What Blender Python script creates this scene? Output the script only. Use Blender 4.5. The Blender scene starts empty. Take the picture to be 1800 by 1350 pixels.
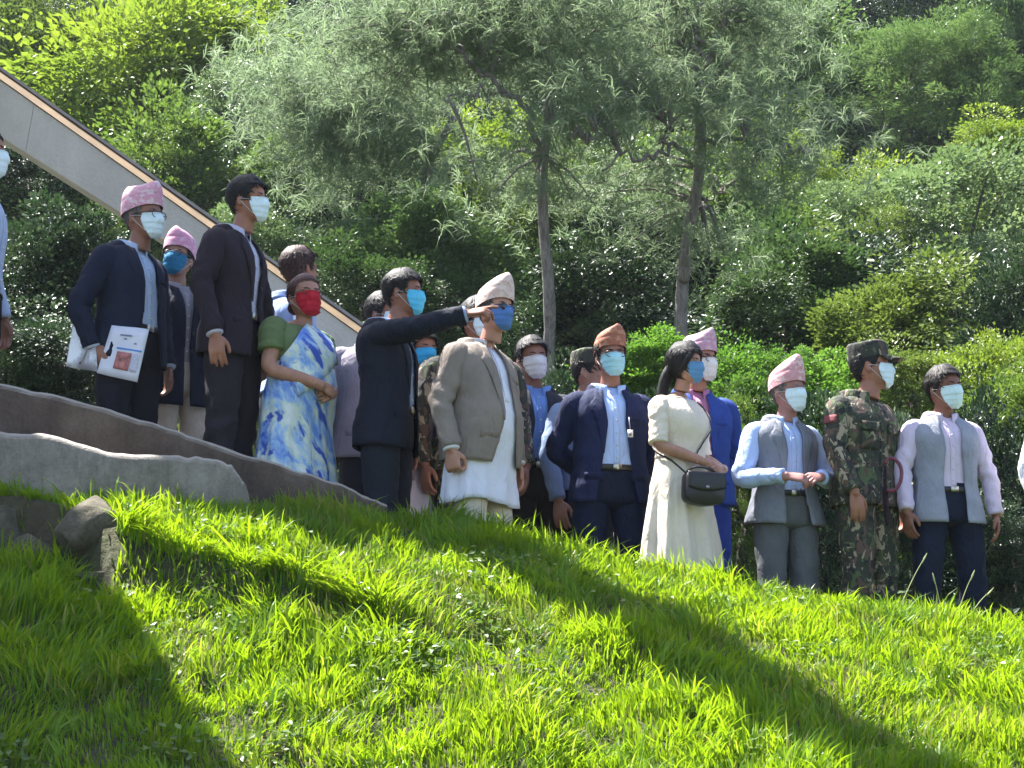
import bpy, math, random
import numpy as np
from mathutils import Vector, Matrix

random.seed(7)
RNG = np.random.default_rng(7)
scene = bpy.context.scene
COL = scene.collection
R = math.radians

# ------------------------------------------------------------------ camera, sky, sun, exposure
PITCH = R(12.0)
FPX = 3600.0                                   # focal length in units of an 1800 wide frame
cam_d = bpy.data.cameras.new("camera")
cam_d.sensor_width = 36.0
cam_d.lens = 72.0
cam_d.clip_start = 0.05
cam_d.clip_end = 1500.0
cam = bpy.data.objects.new("camera", cam_d)
cam.location = (0, 0, 0)
cam.rotation_euler = (math.pi / 2 + PITCH, 0, 0)
COL.objects.link(cam)
scene.camera = cam

SUN = np.array([-0.36, 0.24, 0.90]); SUN /= np.linalg.norm(SUN)
world = bpy.data.worlds.new("World")
scene.world = world
world.use_nodes = True
wn = world.node_tree
bg = wn.nodes["Background"]
skyn = wn.nodes.new("ShaderNodeTexSky")
skyn.sky_type = 'NISHITA'
skyn.sun_disc = False
skyn.sun_elevation = math.asin(SUN[2])
skyn.sun_rotation = math.atan2(SUN[0], SUN[1])
skyn.air_density = 1.0
skyn.dust_density = 1.5
skyn.ozone_density = 1.0
wn.links.new(skyn.outputs[0], bg.inputs[0])
bg.inputs[1].default_value = 0.078
sun_d = bpy.data.lights.new("sun", 'SUN')
sun_d.energy = 4.6
sun_d.angle = R(0.53)
sun_d.color = (1.0, 0.97, 0.92)
sun = bpy.data.objects.new("sun", sun_d)
sun.rotation_euler = Vector(SUN).to_track_quat('Z', 'Y').to_euler()
sun.location = (-8, 0, 20)
COL.objects.link(sun)
scene.view_settings.view_transform = 'Standard'
scene.view_settings.look = 'None'
scene.view_settings.gamma = 1.0
scene.view_settings.use_curve_mapping = False
scene.view_settings.exposure = 2.32
cy = scene.cycles
cy.use_denoising = True
cy.max_bounces = 7
cy.diffuse_bounces = 4
cy.glossy_bounces = 2
cy.transmission_bounces = 4
cy.transparent_max_bounces = 4
cy.sample_clamp_indirect = 6.0

CT, ST = math.cos(PITCH), math.sin(PITCH)

def at(px, py, depth):
    """world point seen at photo pixel (1800 x 1350) at a depth along the optical axis"""
    dx = (px - 900.0) / FPX
    dy = -(py - 675.0) / FPX
    return np.array([dx * depth, depth * (CT - dy * ST), depth * (ST + dy * CT)])

def at_y(px, py, Y):
    dy = -(py - 675.0) / FPX
    return at(px, py, Y / (CT - dy * ST))

# ------------------------------------------------------------------ helpers
def vnoise(P, seed=0):
    """smooth lattice noise in -1..1, P is (n,3)"""
    P = np.asarray(P, float)
    I = np.floor(P).astype(np.int64)
    Fr = P - I
    U = Fr * Fr * (3 - 2 * Fr)
    out = np.zeros(len(P))
    for a in (0, 1):
        for b in (0, 1):
            for c in (0, 1):
                h = (I[:, 0] + a) * 374761393 + (I[:, 1] + b) * 668265263 + (I[:, 2] + c) * 2147483647 + seed * 974711
                h = (h ^ (h >> 13)) * 1274126177
                h = h ^ (h >> 16)
                v = (h & 0xFFFF) / 32767.5 - 1.0
                w = (U[:, 0] if a else 1 - U[:, 0]) * (U[:, 1] if b else 1 - U[:, 1]) * (U[:, 2] if c else 1 - U[:, 2])
                out += v * w
    return out

def fbm(P, seed=0, octv=3):
    P = np.asarray(P, float)
    s, a, tot = np.zeros(len(P)), 1.0, 0.0
    for i in range(octv):
        s += a * vnoise(P * (2 ** i), seed + i * 17)
        tot += a
        a *= 0.5
    return s / tot

def np_mesh(name, V, F, smooth=True):
    """mesh from an (n,3) array and a list of (m,k) face arrays, k fixed per array"""
    me = bpy.data.meshes.new(name)
    if isinstance(F, np.ndarray):
        F = [F]
    F = [np.asarray(f, dtype=np.int32) for f in F if len(f)]
    V = np.asarray(V, dtype=np.float32)
    me.vertices.add(len(V))
    me.vertices.foreach_set("co", V.ravel())
    loops = np.concatenate([f.ravel() for f in F])
    tot = np.concatenate([np.full(len(f), f.shape[1], dtype=np.int32) for f in F])
    start = np.concatenate([[0], np.cumsum(tot)[:-1]]).astype(np.int32)
    me.loops.add(len(loops))
    me.loops.foreach_set("vertex_index", loops)
    me.polygons.add(len(tot))
    me.polygons.foreach_set("loop_start", start)
    me.polygons.foreach_set("loop_total", tot)
    me.polygons.foreach_set("use_smooth", np.full(len(tot), smooth))
    me.update(calc_edges=True)
    me.validate()
    return me

class MB:
    """collects shapes into one mesh"""
    def __init__(self):
        self.v, self.q, self.t, self.n = [], [], [], 0
    def add(self, V, F):
        V = np.asarray(V, float).reshape(-1, 3)
        for f in F:
            f = [i + self.n for i in f]
            if len(f) == 4: self.q.append(f)
            elif len(f) == 3: self.t.append(f)
            else:
                for k in range(1, len(f) - 1): self.t.append([f[0], f[k], f[k + 1]])
        self.v.append(V); self.n += len(V)
        return self
    def rings(self, rings, cap0=True, cap1=True):
        """closed rings lofted one to the next"""
        n = len(rings[0]); m = len(rings)
        V = np.concatenate([np.asarray(r, float) for r in rings])
        F = []
        for i in range(m - 1):
            for j in range(n):
                k = (j + 1) % n
                F.append((i * n + j, i * n + k, (i + 1) * n + k, (i + 1) * n + j))
        extra = []
        if cap0:
            c = len(V); extra.append(np.mean(rings[0], axis=0))
            F += [(c, (j + 1) % n, j) for j in range(n)]
        if cap1:
            c = len(V) + len(extra); extra.append(np.mean(rings[-1], axis=0)); b = (m - 1) * n
            F += [(c, b + j, b + (j + 1) % n) for j in range(n)]
        if extra: V = np.concatenate([V, np.array(extra)])
        return self.add(V, F)
    def tube(self, path, rad, n=10, cap=True, flat=None, ref=None):
        path = np.asarray(path, float)
        rad = np.broadcast_to(np.asarray(rad, float), (len(path),))
        T = np.gradient(path, axis=0)
        T /= np.linalg.norm(T, axis=1)[:, None] + 1e-12
        ref = np.array(ref if ref is not None else ((0, -1, 0) if abs(T[0][1]) < 0.9 else (1, 0, 0)), float)
        rs = []
        u = ref
        for i in range(len(path)):
            u = u - T[i] * np.dot(u, T[i])
            u /= np.linalg.norm(u) + 1e-12
            w = np.cross(T[i], u)
            a = np.arange(n) * 2 * math.pi / n
            ku, kw = (1, 1) if flat is None else flat
            rs.append(path[i] + rad[i] * (ku * np.cos(a)[:, None] * u + kw * np.sin(a)[:, None] * w))
        return self.rings(rs, cap, cap)
    def shell(self, G, th, closed=False):
        """grid (m,n,3) given a thickness th inward; closed: the columns wrap"""
        G = np.asarray(G, float); m, n = G.shape[:2]
        N = grid_normals(G, closed)
        I = G - N * th
        V = np.concatenate([G.reshape(-1, 3), I.reshape(-1, 3)]); o = m * n
        F = []
        cols = n if closed else n - 1
        for i in range(m - 1):
            for j in range(cols):
                k = (j + 1) % n
                F.append((i * n + j, i * n + k, (i + 1) * n + k, (i + 1) * n + j))
                F.append((o + i * n + j, o + (i + 1) * n + j, o + (i + 1) * n + k, o + i * n + k))
        for j in range(cols):
            k = (j + 1) % n
            F.append((j, o + j, o + k, k))
            b = (m - 1) * n
            F.append((b + j, b + k, o + b + k, o + b + j))
        if not closed:
            for i in range(m - 1):
                F.append((i * n, (i + 1) * n, o + (i + 1) * n, o + i * n))
                e = n - 1
                F.append((i * n + e, o + i * n + e, o + (i + 1) * n + e, (i + 1) * n + e))
        return self.add(V, F)
    def box(self, c, s, rot=None):
        c = np.asarray(c, float); s = np.asarray(s, float) / 2
        V = np.array([[x, y, z] for x in (-1, 1) for y in (-1, 1) for z in (-1, 1)], float) * s
        if rot is not None: V = V @ np.asarray(rot).T
        return self.add(V + c, [(0, 1, 3, 2), (4, 6, 7, 5), (0, 4, 5, 1), (2, 3, 7, 6), (0, 2, 6, 4), (1, 5, 7, 3)])
    def ball(self, c, r, n=10, m=7, rot=None):
        c = np.asarray(c, float); r = np.broadcast_to(np.asarray(r, float), (3,))
        rs = []
        for i in range(1, m):
            a = math.pi * i / m
            ring = np.array([[math.sin(a) * math.cos(2 * math.pi * j / n), math.sin(a) * math.sin(2 * math.pi * j / n), -math.cos(a)] for j in range(n)]) * r
            if rot is not None: ring = ring @ np.asarray(rot).T
            rs.append(ring + c)
        return self.rings(rs)
    def arrays(self):
        return np.concatenate(self.v), self.q, self.t
    def move(self, M):
        """M: 3x3 and offset"""
        A, b = M
        self.v = [v @ np.asarray(A).T + np.asarray(b) for v in self.v]
        return self
    def mesh(self, name, smooth=True):
        V, q, t = self.arrays()
        return np_mesh(name, V, [np.array(q, dtype=np.int32).reshape(-1, 4), np.array(t, dtype=np.int32).reshape(-1, 3)], smooth)
    def build(self, name, material=None, parent=None, smooth=True, fix=True):
        me = self.mesh(name, smooth)
        if fix: outward(me)
        return link(name, me, material, parent)

def outward(me):
    import bmesh
    bm = bmesh.new(); bm.from_mesh(me)
    bmesh.ops.recalc_face_normals(bm, faces=bm.faces)
    bm.to_mesh(me); bm.free()

def grid_normals(G, closed=False):
    if closed:
        E = np.concatenate([G[:, -1:], G, G[:, :1]], axis=1)
        du = (E[:, 2:] - E[:, :-2])
    else:
        du = np.gradient(G, axis=1)
    dv = np.gradient(G, axis=0)
    N = np.cross(du, dv)
    return N / (np.linalg.norm(N, axis=2)[:, :, None] + 1e-12)

def link(name, me, material=None, parent=None):
    o = bpy.data.objects.new(name, me)
    COL.objects.link(o)
    if material is not None: me.materials.append(material)
    if parent is not None: o.parent = parent
    return o

def empty(name, loc=(0, 0, 0), rz=0.0, scale=1.0):
    o = bpy.data.objects.new(name, None)
    o.empty_display_size = 0.2
    o.location = loc; o.rotation_euler = (0, 0, rz); o.scale = (scale,) * 3
    COL.objects.link(o)
    return o

def tag(o, label=None, cat=None, group=None, kind=None):
    if label: o["label"] = label
    if cat: o["category"] = cat
    if group: o["group"] = group
    if kind: o["kind"] = kind
    return o

def spline(P, n=20):
    """Catmull-Rom through the rows of P"""
    P = np.asarray(P, float)
    E = np.concatenate([[2 * P[0] - P[1]], P, [2 * P[-1] - P[-2]]])
    out = []
    segs = len(P) - 1
    for t in np.linspace(0, segs, n):
        i = min(int(t), segs - 1); f = t - i
        a, b, c, d = E[i], E[i + 1], E[i + 2], E[i + 3]
        out.append(0.5 * ((2 * b) + (-a + c) * f + (2 * a - 5 * b + 4 * c - d) * f * f + (-a + 3 * b - 3 * c + d) * f ** 3))
    return np.array(out)

def sstep(a, b, x):
    t = np.clip((np.asarray(x, float) - a) / (b - a), 0, 1)
    return t * t * (3 - 2 * t)

def rotz(a): return np.array([[math.cos(a), -math.sin(a), 0], [math.sin(a), math.cos(a), 0], [0, 0, 1]])
def rotx(a): return np.array([[1, 0, 0], [0, math.cos(a), -math.sin(a)], [0, math.sin(a), math.cos(a)]])
def roty(a): return np.array([[math.cos(a), 0, math.sin(a)], [0, 1, 0], [-math.sin(a), 0, math.cos(a)]])

# ------------------------------------------------------------------ materials
def new_mat(name):
    m = bpy.data.materials.new(name); m.use_nodes = True
    nt = m.node_tree
    return m, nt, nt.nodes["Principled BSDF"]

def N(nt, kind, **kw):
    n = nt.nodes.new(kind)
    for k, v in kw.items():
        if k.startswith("i_"): n.inputs[k[2:].replace("_", " ")].default_value = v
        else: setattr(n, k, v)
    return n

def ramp(nt, fac, stops, interp='LINEAR'):
    r = nt.nodes.new("ShaderNodeValToRGB")
    r.color_ramp.interpolation = interp
    el = r.color_ramp.elements
    while len(el) < len(stops): el.new(0.5)
    for e, (p, c) in zip(el, stops):
        e.position = p; e.color = (*c, 1.0)
    nt.links.new(fac, r.inputs[0])
    return r.outputs[0]

def bump(nt, bsdf, height, strength, dist):
    b = nt.nodes.new("ShaderNodeBump")
    b.inputs["Strength"].default_value = strength
    b.inputs["Distance"].default_value = dist
    nt.links.new(height, b.inputs["Height"])
    nt.links.new(b.outputs[0], bsdf.inputs["Normal"])
    return b

def texco(nt, scale=(1, 1, 1), rot=(0, 0, 0), out="Object"):
    t = nt.nodes.new("ShaderNodeTexCoord")
    mp = nt.nodes.new("ShaderNodeMapping")
    mp.inputs["Scale"].default_value = scale
    mp.inputs["Rotation"].default_value = rot
    nt.links.new(t.outputs[out], mp.inputs[0])
    return mp.outputs[0]

def noise(nt, vec, scale, detail=3, rough=0.55, dist=0.0):
    n = nt.nodes.new("ShaderNodeTexNoise")
    n.inputs["Scale"].default_value = scale
    n.inputs["Detail"].default_value = detail
    n.inputs["Roughness"].default_value = rough
    n.inputs["Distortion"].default_value = dist
    nt.links.new(vec, n.inputs["Vector"])
    return n.outputs[0]

def mix_rgb(nt, fac, a, b, mode='MIX'):
    n = nt.nodes.new("ShaderNodeMix"); n.data_type = 'RGBA'; n.blend_type = mode
    for i, v in ((0, fac), (6, a), (7, b)):
        if isinstance(v, (int, float)): n.inputs[i].default_value = v
        elif isinstance(v, (tuple, list)): n.inputs[i].default_value = (*v[:3], 1)
        else: nt.links.new(v, n.inputs[i])
    return n.outputs[2]

_cache = {}
def fabric(color, rough=0.85, var=0.18, wrinkle=0.5, weave=900, sheen=0.0):
    key = ("fab", tuple(color), rough, var, wrinkle, weave)
    if key in _cache: return _cache[key]
    m, nt, b = new_mat("cloth")
    v = texco(nt)
    n1 = noise(nt, v, 9, 4)
    c0 = tuple(max(0, c * (1 - var)) for c in color); c1 = tuple(min(1, c * (1 + var)) for c in color)
    nt.links.new(ramp(nt, n1, [(0.3, c0), (0.7, c1)]), b.inputs["Base Color"])
    b.inputs["Roughness"].default_value = rough
    b.inputs["Specular IOR Level"].default_value = 0.25
    b.inputs["Sheen Weight"].default_value = sheen
    n2 = noise(nt, texco(nt, (13, 13, 6)), 1.0, 4, 0.5, 1.8)
    n3 = noise(nt, v, weave, 1)
    a = nt.nodes.new("ShaderNodeMath"); a.operation = 'MULTIPLY_ADD'
    nt.links.new(n3, a.inputs[0]); a.inputs[1].default_value = 0.05; nt.links.new(n2, a.inputs[2])
    bump(nt, b, a.outputs[0], min(1.0, wrinkle * 1.3), 0.03)
    _cache[key] = m
    return m

def plain(name, color, rough=0.6, var=0.1, scale=20, bumps=0.1, spec=0.4, metal=0.0):
    key = (name, tuple(color), rough)
    if key in _cache: return _cache[key]
    m, nt, b = new_mat(name)
    n1 = noise(nt, texco(nt), scale, 4)
    nt.links.new(ramp(nt, n1, [(0.3, tuple(c * (1 - var) for c in color)), (0.7, tuple(min(1, c * (1 + var)) for c in color))]), b.inputs["Base Color"])
    b.inputs["Roughness"].default_value = rough
    b.inputs["Specular IOR Level"].default_value = spec
    b.inputs["Metallic"].default_value = metal
    if bumps: bump(nt, b, n1, bumps, 0.01)
    _cache[key] = m
    return m

def skin_mat(color):
    key = ("skin", tuple(color))
    if key in _cache: return _cache[key]
    m, nt, b = new_mat("skin")
    v = texco(nt)
    n1 = noise(nt, v, 22, 4)
    nt.links.new(ramp(nt, n1, [(0.3, tuple(c * f for c, f in zip(color, (0.82, 0.76, 0.76)))), (0.7, tuple(c * f for c, f in zip(color, (1.1, 1.08, 1.05))))]), b.inputs["Base Color"])
    b.inputs["Roughness"].default_value = 0.5
    b.inputs["Subsurface Weight"].default_value = 0.12
    b.inputs["Subsurface Radius"].default_value = (0.012, 0.004, 0.002)
    b.inputs["Subsurface Scale"].default_value = 1.0
    b.inputs["Specular IOR Level"].default_value = 0.4
    bump(nt, b, noise(nt, v, 160, 2), 0.15, 0.004)
    _cache[key] = m
    return m

def hair_mat(color):
    key = ("hair", tuple(color))
    if key in _cache: return _cache[key]
    m, nt, b = new_mat("hair")
    v = texco(nt, (1, 1, 0.15))
    n1 = noise(nt, v, 140, 3)
    nt.links.new(ramp(nt, n1, [(0.35, tuple(c * 0.5 for c in color)), (0.7, tuple(c * 1.6 for c in color))]), b.inputs["Base Color"])
    b.inputs["Roughness"].default_value = 0.6
    b.inputs["Specular IOR Level"].default_value = 0.3
    bump(nt, b, n1, 0.6, 0.006)
    _cache[key] = m
    return m

def camo_mat():
    if "camo" in _cache: return _cache["camo"]
    m, nt, b = new_mat("camouflage_cloth")
    v = texco(nt, (1, 1, 0.8))
    base = (0.030, 0.034, 0.022)
    def thr(sc, off, lo):
        vv = texco(nt, (1, 1, 0.7)); ad = nt.nodes.new("ShaderNodeVectorMath"); ad.operation = 'ADD'
        ad.inputs[1].default_value = (off, off * 2.3, off * 0.7); nt.links.new(vv, ad.inputs[0])
        return ramp(nt, noise(nt, ad.outputs[0], sc, 2, 0.6, 0.9), [(lo, (0, 0, 0)), (lo + 0.015, (1, 1, 1))])
    c = mix_rgb(nt, thr(15, 3.1, 0.53), base, (0.095, 0.055, 0.042))
    c = mix_rgb(nt, thr(17, 9.7, 0.58), c, (0.075, 0.095, 0.04))
    c = mix_rgb(nt, thr(20, 21.3, 0.585), c, (0.30, 0.245, 0.17))
    c = mix_rgb(nt, thr(19, 35.0, 0.60), c, (0.012, 0.012, 0.012))
    nt.links.new(c, b.inputs["Base Color"])
    b.inputs["Roughness"].default_value = 0.85
    bump(nt, b, noise(nt, texco(nt, (14, 14, 7)), 1.0, 4, 0.55, 1.2), 0.5, 0.03)
    _cache["camo"] = m
    return m

def dhaka_mat(c_base, c_pat, c_pat2, scale=60):
    key = ("dhaka", tuple(c_base), tuple(c_pat))
    if key in _cache: return _cache[key]
    m, nt, b = new_mat("woven_cap_cloth")
    v = texco(nt, (1, 1, 1.4))
    vo = nt.nodes.new("ShaderNodeTexVoronoi"); vo.distance = 'MANHATTAN'
    vo.inputs["Scale"].default_value = scale
    nt.links.new(v, vo.inputs["Vector"])
    r1 = ramp(nt, vo.outputs["Distance"], [(0.28, (0, 0, 0)), (0.36, (1, 1, 1))])
    c = mix_rgb(nt, r1, c_pat, c_base)
    r2 = ramp(nt, noise(nt, v, 30, 2), [(0.52, (0, 0, 0)), (0.58, (1, 1, 1))])
    c = mix_rgb(nt, r2, c, c_pat2)
    nt.links.new(c, b.inputs["Base Color"])
    b.inputs["Roughness"].default_value = 0.8
    bump(nt, b, noise(nt, v, 25, 3), 0.3, 0.01)
    _cache[key] = m
    return m

def sari_mat():
    m, nt, b = new_mat("printed_sari_cloth")
    v = texco(nt, (1.0, 1.0, 1.0), (0.0, R(35), 0.0))
    vv = nt.nodes.new("ShaderNodeMapping"); vv.inputs["Scale"].default_value = (3.0, 3.0, 1.3)
    nt.links.new(v, vv.inputs[0])
    w = vv.outputs[0]
    c = ramp(nt, noise(nt, w, 3.6, 4, 0.6, 0.4), [(0.36, (0.12, 0.24, 0.60)), (0.46, (0.30, 0.45, 0.68)), (0.55, (0.56, 0.64, 0.55)), (0.68, (0.70, 0.74, 0.74))])
    ad = nt.nodes.new("ShaderNodeVectorMath"); ad.operation = 'ADD'; ad.inputs[1].default_value = (7.7, 3.1, 5.5)
    nt.links.new(w, ad.inputs[0])
    r2 = ramp(nt, noise(nt, ad.outputs[0], 3.1, 3, 0.6, 0.3), [(0.54, (0, 0, 0)), (0.60, (1, 1, 1))])
    c = mix_rgb(nt, r2, c, (0.035, 0.085, 0.42))
    nt.links.new(c, b.inputs["Base Color"])
    b.inputs["Roughness"].default_value = 0.7
    bump(nt, b, noise(nt, texco(nt, (16, 16, 4)), 1.0, 3, 0.5, 1.0), 0.4, 0.03)
    return m

def concrete_mat(name, base, dark, warm, scale=3.0, streak=True, fine=0.35):
    m, nt, b = new_mat(name)
    v = texco(nt)
    n1 = noise(nt, v, scale, 6, 0.6)
    c = ramp(nt, n1, [(0.28, dark), (0.52, base), (0.75, warm)])
    n2 = noise(nt, texco(nt, (1, 1, 0.22 if streak else 1)), scale * 3.5, 5, 0.65, 0.5)
    c = mix_rgb(nt, ramp(nt, n2, [(0.46, (0, 0, 0)), (0.72, (0.75, 0.75, 0.75))]), c, dark)
    n3 = noise(nt, v, 55, 4)
    c = mix_rgb(nt, fine, c, ramp(nt, n3, [(0.3, tuple(x * 0.6 for x in base)), (0.7, tuple(min(1, x * 1.3) for x in base))]))
    nt.links.new(c, b.inputs["Base Color"])
    b.inputs["Roughness"].default_value = 0.92
    b.inputs["Specular IOR Level"].default_value = 0.2
    bump(nt, b, noise(nt, v, 38, 6, 0.65), 0.55, 0.02)
    return m

def leaf_mat(name, stops, trans, tmix=0.35, rough=0.5, spec=0.35, big=None):
    m, nt, b = new_mat(name)
    a = nt.nodes.new("ShaderNodeAttribute"); a.attribute_name = "tint"
    c = ramp(nt, a.outputs["Fac"], stops)
    if big:
        o = nt.nodes.new("ShaderNodeNewGeometry")
        n = noise(nt, o.outputs["Position"], big, 2)
        c = mix_rgb(nt, ramp(nt, n, [(0.4, (0, 0, 0)), (0.65, (0.6, 0.6, 0.6))]), c, trans)
    nt.links.new(c, b.inputs["Base Color"])
    b.inputs["Roughness"].default_value = rough
    b.inputs["Specular IOR Level"].default_value = spec
    t = nt.nodes.new("ShaderNodeBsdfTranslucent")
    nt.links.new(mix_rgb(nt, 0.6, c, trans), t.inputs[0])
    mx = nt.nodes.new("ShaderNodeMixShader"); mx.inputs[0].default_value = tmix
    nt.links.new(b.outputs[0], mx.inputs[1]); nt.links.new(t.outputs[0], mx.inputs[2])
    nt.links.new(mx.outputs[0], nt.nodes["Material Output"].inputs[0])
    return m

def bark_mat(name, base, dark):
    m, nt, b = new_mat(name)
    n = noise(nt, texco(nt, (9, 9, 2.2)), 3.0, 6, 0.65, 0.6)
    nt.links.new(ramp(nt, n, [(0.35, dark), (0.65, base)]), b.inputs["Base Color"])
    b.inputs["Roughness"].default_value = 0.95
    bump(nt, b, n, 0.8, 0.05)
    return m
# ------------------------------------------------------------------ terrain
def _ctrl(rows):
    P = np.array([np.append(at_y(px, py, Y), Y) for px, py, Y in rows])
    return P[:, 0], P[:, 2], P[:, 3]
_cx, _cz, _cy = _ctrl([(-900, 790, 10.1), (0, 838, 10.1), (240, 851, 10.1), (440, 858, 10.15), (500, 850, 10.35), (570, 856, 10.6), (640, 866, 10.85), (760, 882, 10.9),
                       (900, 920, 10.9), (1100, 972, 10.9), (1300, 1002, 10.9), (1500, 1032, 10.9), (1700, 1068, 10.9), (1800, 1088, 10.9), (2100, 1135, 10.9)])
_cz = _cz - 0.10
_px = np.array([-9, -3.4, -2.88, -2.11, -1.92, -1.54, -1.27, -1.19, -.71, -.15, .14, .43, .56, .93, 1.08, 1.54, 2.0, 2.46, 3.07, 9])
_pz = np.array([2.2, 1.8, 1.75, 1.57, 1.57, 1.66, 1.44, 1.41, 1.15, 1.02, 1.0, .93, .88, .93, .94, .82, .87, .85, .82, .4])

def crest(x):
    return np.interp(x, _cx, _cy), np.interp(x, _cx, _cz)
def plateau(x):
    return np.interp(x, _px, _pz)
def hill(Y):
    d = np.maximum(0, Y - 22.0)
    return -0.4 + 0.66 * (np.sqrt(d * d + 9) - 3) * (1 - 0.35 * sstep(60, 120, Y))

_ledge = None
def zt0(x, Y):
    x = np.asarray(x, float); Y = np.asarray(Y, float)
    yc, zc = crest(x)
    zb = 0.15 + 0.02 * np.clip(-x, -2, 2)
    s = (yc - Y) / (yc - 7.8)
    sl = zc * (1 - s) + zb * s + 0.10 * np.sin(np.pi * np.clip(s, 0, 1))
    low = np.maximum(zb - 0.42 * (7.8 - Y), -1.55)
    front = np.where(Y < 7.8, low, sl)
    zp = plateau(x)
    back = zc + (zp - zc) * sstep(0.03, 0.22, Y - yc)
    k = sstep(14.0, 20.0, Y)
    back = back * (1 - k) + hill(Y) * k
    return np.where(Y <= yc, front, back)

def ground_hit(px, py, f=None):
    f = f or zt0
    d = at(px, py, 1.0)
    for t in np.arange(5.0, 20.0, 0.02):
        p = d * t
        if p[2] <= float(f(p[0], p[1])): return p
    return d * 11

_L = np.array([ground_hit(px, py) for px, py in ((-60, 895), (60, 905), (150, 930), (210, 962), (300, 985), (420, 1020), (560, 1062), (700, 1105), (800, 1125), (900, 1120))])
def zt(x, Y):
    x = np.asarray(x, float); Y = np.asarray(Y, float)
    z = zt0(x, Y)
    yl = np.interp(x, _L[:, 0], _L[:, 1])
    amp = np.interp(x, [_L[0, 0] - 1, _L[3, 0], _L[5, 0], _L[7, 0], _L[9, 0] + 0.05], [0.26, 0.22, 0.10, 0.05, 0.0])
    u = yl - Y                                   # downhill distance from the ledge
    z = z - amp * sstep(0.0, 0.10, u) * (1 - sstep(0.2, 1.5, u)) + 0.25 * amp * sstep(-0.35, 0.0, u) * (1 - sstep(0.0, 0.08, u))
    P = np.stack([x.ravel(), Y.ravel(), np.zeros(x.size)], 1)
    m = (sstep(7.0, 7.6, Y) * (1 - sstep(-0.25, 0.05, Y - crest(x)[0]))) * (1 - 0.6 * sstep(-1.3, -0.3, Y - crest(x)[0]))
    z = z + m * (0.085 * fbm(P * 2.1, 3, 3) + 0.03 * fbm(P * 6, 5, 2)).reshape(x.shape)
    far = sstep(20, 26, Y)
    z = z + far * (0.9 * fbm(P * 0.12, 9, 3)).reshape(x.shape)
    return z

def build_ground():
    xs = np.unique(np.round(np.concatenate([np.linspace(-90, -8, 26), np.linspace(-8, -4.2, 14), np.linspace(-4.2, 4.2, 130), np.linspace(4.2, 8, 14), np.linspace(8, 90, 26)]), 3))
    ys = np.unique(np.round(np.concatenate([np.linspace(-60, 5, 22), np.linspace(5, 7, 12), np.linspace(7, 11.6, 100), np.linspace(11.6, 22, 30), np.linspace(22, 70, 60), np.linspace(70, 160, 20)]), 3))
    X, Y = np.meshgrid(xs, ys)
    Z = zt(X, Y)
    n, m = len(xs), len(ys)
    V = np.stack([X.ravel(), Y.ravel(), Z.ravel()], 1)
    i = np.arange(m - 1)[:, None] * n + np.arange(n - 1)[None, :]
    F = np.stack([i, i + 1, i + n + 1, i + n], -1).reshape(-1, 4)
    mt, nt, b = new_mat("earth")
    v = texco(nt)
    n1 = noise(nt, v, 1.4, 6, 0.6)
    n2 = noise(nt, v, 22, 5, 0.65)
    c = ramp(nt, n1, [(0.35, (0.035, 0.046, 0.012)), (0.55, (0.050, 0.056, 0.018)), (0.72, (0.058, 0.040, 0.026))])
    c = mix_rgb(nt, 0.45, c, ramp(nt, n2, [(0.3, (0.018, 0.014, 0.009)), (0.7, (0.085, 0.072, 0.036))]))
    nt.links.new(c, b.inputs["Base Color"]); b.inputs["Roughness"].default_value = 0.95
    bump(nt, b, n2, 0.8, 0.05)
    tag(link("ground", np_mesh("ground", V, F), mt), kind="structure")
build_ground()

# ------------------------------------------------------------------ walls, beam, stones
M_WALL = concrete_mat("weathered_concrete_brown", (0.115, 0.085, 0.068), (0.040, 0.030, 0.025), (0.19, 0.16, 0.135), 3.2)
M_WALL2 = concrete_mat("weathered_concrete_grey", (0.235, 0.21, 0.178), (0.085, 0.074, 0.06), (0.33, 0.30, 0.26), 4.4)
M_BEAM = concrete_mat("beam_concrete", (0.52, 0.49, 0.455), (0.38, 0.355, 0.33), (0.58, 0.545, 0.505), 0.9, True, 0.10)
M_FASCIA = plain("timber_edge", (0.19, 0.125, 0.065), 0.8, 0.2, 6, 0.2)
M_CAPT = plain("roof_sheet_edge", (0.23, 0.20, 0.18), 0.7, 0.2, 9, 0.2)

for _m in (M_WALL, M_WALL2):                       # up-facing tops painted paler: sunlit edge put into the colour, plus worn cement
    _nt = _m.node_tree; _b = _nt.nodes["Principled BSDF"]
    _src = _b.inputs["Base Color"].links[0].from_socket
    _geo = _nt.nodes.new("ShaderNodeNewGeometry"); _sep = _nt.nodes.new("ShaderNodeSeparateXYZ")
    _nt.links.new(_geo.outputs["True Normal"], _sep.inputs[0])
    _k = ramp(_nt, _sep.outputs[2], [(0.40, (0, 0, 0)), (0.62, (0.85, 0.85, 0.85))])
    _nt.links.new(mix_rgb(_nt, _k, _src, (0.36, 0.32, 0.275)), _b.inputs["Base Color"])

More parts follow.
